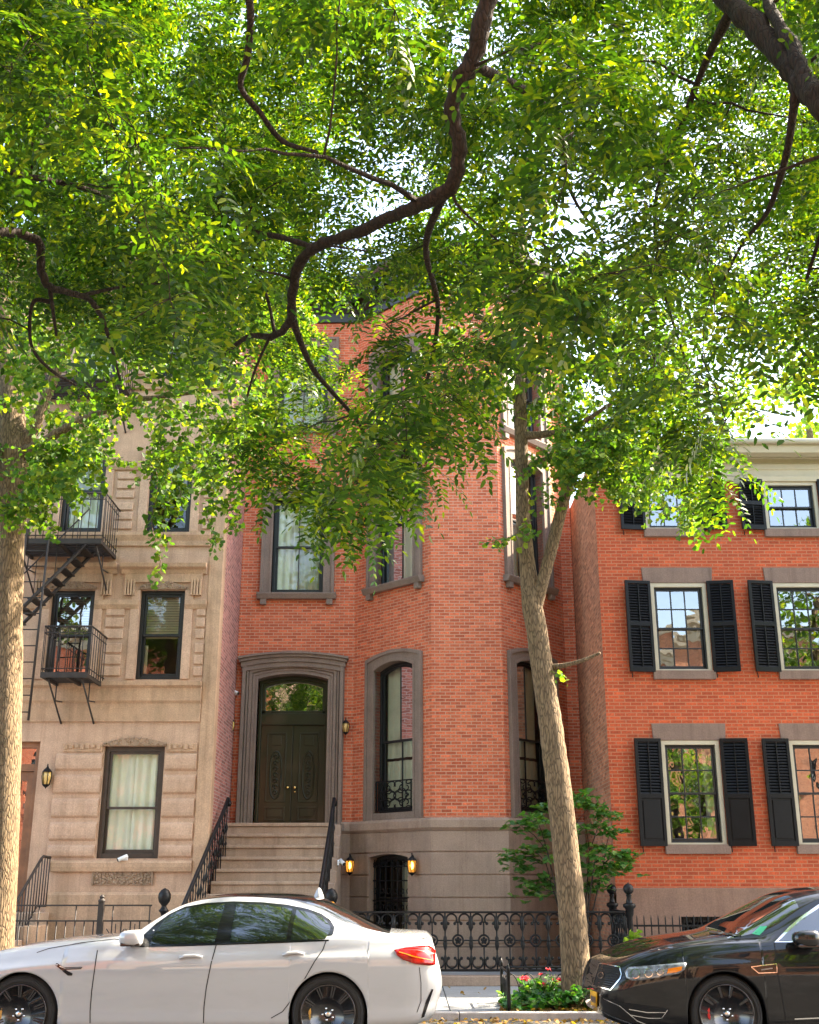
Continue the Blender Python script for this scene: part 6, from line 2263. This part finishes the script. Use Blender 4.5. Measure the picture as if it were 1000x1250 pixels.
# ================================================================== PLANTING
sb = Tree('evergreen_shrub', (2.75, 19.9, .1), 'spreading green shrub with tiered glossy leaves behind the iron fence', 'bark_d')
sb.root['category'] = 'shrub'
for i in range(7):
    a = i * 2 * PI / 7
    sb.limb([(2.75 + .06 * math.cos(a), 19.9 + .06 * math.sin(a), .1, .025), (2.75 + .25 * math.cos(a), 19.9 + .15 * math.sin(a), 1.0, .018), (2.75 + .5 * math.cos(a), 19.9 + .28 * math.sin(a), 1.9 + .2 * (i % 3), .01)], n=6)
r = random.Random(61)
tiers = [(636, 1008, .18), (655, 1000, .2), (720, 985, .2), (738, 995, .2), (650, 1040, .25), (630, 1045, .22), (725, 1035, .3), (748, 1045, .25), (660, 1075, .25), (650, 1092, .2), (730, 1070, .25), (755, 1060, .25), (640, 1060, .2), (685, 1010, .3), (690, 1050, .3), (695, 985, .25), (665, 1020, .25), (715, 1010, .25), (745, 1015, .2), (762, 1045, .18), (675, 1085, .25), (720, 1085, .2), (700, 970, .2), (670, 985, .22), (735, 1055, .22)]
for x, y, rr in tiers:
    Yc = r.uniform(19.35, 20.25)
    c = at(x, y, Yc)
    for _ in range(15):
        q = c + Vector((r.gauss(0, rr * .8), r.gauss(0, rr * .5), r.gauss(0, .055)))
        a0 = r.uniform(0, 2 * PI)
        for j in range(7):
            a = a0 + j * 2 * PI / 7
            d = Vector((math.cos(a), math.sin(a), r.uniform(-.25, .35))).normalized()
            sb.leaves.append((q.x, q.y, q.z, d.x, d.y, d.z))
    best = min(sb.sk, key=lambda k_: (k_[0] - c).length)[0]
    sb.tw.tube([best, best.lerp(c, .5) + Vector((0, 0, .05)), c], [.009, .006, .003], 5)
sb.finish('leaf_shrub', 'oblong', .125, trunk='stems')
# ivy in the pit
r = random.Random(71)
A = []
for _ in range(2600):
    x, y = r.uniform(1.2, 3.1), r.uniform(15.12, 16.2)
    h = .1 + .2 * (math.sin(x * 5) * math.cos(y * 6) * .5 + .5) * r.random() + (.12 * r.random() if x > 1.5 else 0)
    if y < 15.25 and r.random() < .5: continue
    a = r.uniform(0, 2 * PI)
    A.append((x, y, h, math.cos(a), math.sin(a) - .4, r.uniform(-.3, .4)))
o = leaf_mesh('ivy_ground_cover', np.array(A), 'broad', .085, M['leaf_ivy'], loc=(2.1, 15.6, .1))
tag(o, 'dark green ivy carpet filling the planted tree pit', 'ground cover', kind='stuff')
for i, (x, y, h) in enumerate(((1.62, 15.75, .4), (1.74, 15.65, .34), (1.86, 15.85, .42), (1.98, 15.7, .34), (1.5, 15.85, .36), (2.5, 15.9, .32))):
    fp = thing('flowering_plant', (x, y, .09), ('red flowering plant at the left of the tree trunk in the pit' if i < 5 else 'red flowering plant at the right of the tree trunk in the pit'), 'flower', 'red flowers in the tree pit' if i < 5 else None)
    B = []
    mb = MB()
    for k in range(9):
        a = r.uniform(0, 2 * PI); rr = r.uniform(.03, .15)
        top = Vector((x + rr * math.cos(a), y + rr * math.sin(a), .09 + h * r.uniform(.6, 1)))
        mb.tube([(x, y, .09), (x + rr * .3 * math.cos(a), y + rr * .3 * math.sin(a), .09 + h * .4), top], .004, 4)
        for j in range(5):
            a2 = r.uniform(0, 2 * PI); q = Vector((x, y, .1)).lerp(top, r.uniform(.3, .95))
            B.append((q.x, q.y, q.z, math.cos(a2), math.sin(a2), r.uniform(-.2, .4)))
        if k < 2:
            fb = []
            for j in range(12):
                a2 = r.uniform(0, 2 * PI); fb.append((*(top + Vector((r.gauss(0, .015), r.gauss(0, .015), .02))), math.cos(a2), math.sin(a2), r.uniform(-.2, .9)))
            leaf_mesh('flower', np.array(fb), 'broad', .038, M['petal'], fp)
    mb.build('stems', M['leaf_ivy'], fp)
    leaf_mesh('foliage', np.array(B), 'broad', .07, M['leaf_ivy'], fp)
# small bright plant at the fence post
bp_ = Tree('young_plant', (3.35, 18.4, .1), 'small bright green seedling in front of the tall fence post', 'bark_l')
bp_.root['category'] = 'plant'
c = at(775, 1146, 18.3)
bp_.limb([(c.x, 18.3, .1, .008), (c.x, 18.3, c.z, .004)], n=5)
for _ in range(40):
    d = Vector((tr.gauss(0, 1), tr.gauss(0, 1), tr.gauss(.2, .4))).normalized()
    q = Vector((c.x, 18.3, c.z)) + Vector((tr.gauss(0, .08), tr.gauss(0, .06), tr.gauss(0, .04)))
    bp_.leaves.append((*q, *d))
bp_.finish('leaf_far', 'broad', .1, trunk='stem')
# dry leaves in the gutter and on the soil
A = []
for _ in range(1500):
    if r.random() < .75:
        x, y, z = r.uniform(-9, 9), YK - abs(r.gauss(0, .28)) - .01, .008 + r.random() * .02
    elif r.random() < .6:
        x, y, z = r.uniform(1.15, 3.1), YK + .18 + abs(r.gauss(0, .12)), .085 + r.random() * .02
    else:
        x, y, z = r.uniform(-9, 9), r.uniform(15.1, 18.7), GZ + .008
    a = r.uniform(0, 2 * PI)
    A.append((x, y, z, math.cos(a), math.sin(a), r.uniform(-.05, .25)))
o = leaf_mesh('fallen_leaves', np.array(A), 'broad', .06, M['leaf_dry'], loc=(0, 14.9, 0))
tag(o, 'dry yellow brown leaves gathered in the gutter and by the kerb', 'fallen leaves', kind='stuff')

for nm, x in (('right', 9.6), ('left', -9.8)):  # unseen trees, added so the house windows mirror foliage
    t4 = Tree('reflection_tree', (x, 1.6, .1), f'unseen tree added for window reflections, on the near pavement further along to the {nm} of the viewer', 'bark_d')
    t4.limb([(x, 1.6, .05, .2), (x + .1, 1.6, 2.2, .15), (x - .1, 1.7, 4.5, .12), (x, 1.6, 7, .06)], n=10)
    for _ in range(90):
        v = Vector((r.gauss(0, 1), r.gauss(0, 1), r.gauss(0, 1))).normalized() * r.random() ** .4
        t4.clump((x + v.x * 3.2, 1.9 + v.y * 2.2, 5.6 + v.z * 3.0), .7, 5, .1, droop=.6, maxlen=4)
    t4.finish('leaf_mid', 'fan', .16)

# ================================================================== HOUSES ACROSS THE STREET (behind the viewer)
YO = -3.0
for hi, (xa, xb, H, mt, lab) in enumerate(((-18, -6.2, 11.5, 'brick', 'orange brick row house across the street, left of the viewer'), (-6.15, 5.6, 12.6, 'tan', 'sandstone row house across the street behind the viewer'), (5.65, 18, 11, 'brick_brown', 'brown brick row house across the street, right of the viewer'))):
    fo = (Vector((0, YO, 0)), -X3, Y3)
    oh = thing('row_house', ((xa + xb) / 2, YO, .12), lab, 'building')
    hs = []
    n = 5
    wd = (xb - xa) / n
    for i in range(n):
        u = -xb + (i + .5) * wd
        for z in (1.2, 4.4, 7.4):
            hs.append((u - .55, u + .55, z, z + 2.0))
    m_ = MB(fo); wall(m_, -xb, -xa, 0, H, hs, rev=.2); m_.build('wall', M[mt], oh)
    m_ = MB(); m_.quad((xa, YO, H), (xb, YO, H), (xb, YO - 9, H), (xa, YO - 9, H)); m_.quad((xa, YO - 9, 0), (xb, YO - 9, 0), (xb, YO - 9, H), (xa, YO - 9, H))
    for x in (xa, xb): m_.quad((x, YO, 0), (x, YO - 9, 0), (x, YO - 9, H), (x, YO, H))
    m_.build('roof', M['roof'], oh)
    m_ = MB(fo); m_.sweep_u([(0, H - .6), (.1, H - .6), (.15, H - .3), (.45, H - .15), (.5, H + .08), (-.1, H + .08), (-.1, H - .5)], -xb, -xa); m_.build('cornice', M['cream'], oh)
    for h in hs:
        sash_window(oh, fo, *h, rec=.1, fw=.06, nv=(1, 1), room=False)
        m_ = MB(fo); m_.box(h[0] - .1, h[1] + .1, -.1, .08, h[2] - .12, h[2]); m_.build('sill', M['lintel'], oh)
# ================================================================== CAMERA, LIGHT
cam = bpy.data.cameras.new('camera'); co = bpy.data.objects.new('camera', cam); COL.objects.link(co)
co.location = (0, 0, EYE)
co.rotation_euler = (PI / 2 + TH, 0, 0)
cam.sensor_fit = 'HORIZONTAL'; cam.sensor_width = 36; cam.lens = 36 * FPX / 1000
cam.clip_start = .05; cam.clip_end = 2000
scene.camera = co
SUN = Vector((1.0, .34, 1.02)).normalized()
w = bpy.data.worlds.new('World'); scene.world = w; w.use_nodes = True
nt = w.node_tree
bg = nt.nodes['Background']
sky = nt.nodes.new('ShaderNodeTexSky')
sky.sky_type = 'NISHITA'
sky.sun_disc = False
sky.sun_elevation = math.asin(SUN.z)
sky.sun_rotation = math.atan2(SUN.x, SUN.y)
sky.dust_density = 2.0
sky.air_density = 1.0
nt.links.new(sky.outputs[0], bg.inputs[0])
bg.inputs[1].default_value = .15
sl = bpy.data.lights.new('sun', 'SUN'); so = bpy.data.objects.new('sun', sl); COL.objects.link(so)
sl.energy = 3.9; sl.angle = math.radians(.5); sl.color = (1, .93, .82)
so.rotation_euler = SUN.to_track_quat('Z', 'Y').to_euler()
so.location = (30, 10, 30)
scene.view_settings.view_transform = 'Standard'
scene.view_settings.look = 'None'
scene.view_settings.exposure = 2.85
scene.view_settings.gamma = 1
scene.view_settings.use_white_balance = True
scene.view_settings.white_balance_temperature = 7600
scene.cycles.use_denoising = True
scene.cycles.max_bounces = 8
scene.cycles.transparent_max_bounces = 12
scene.cycles.caustics_reflective = False
scene.cycles.caustics_refractive = False
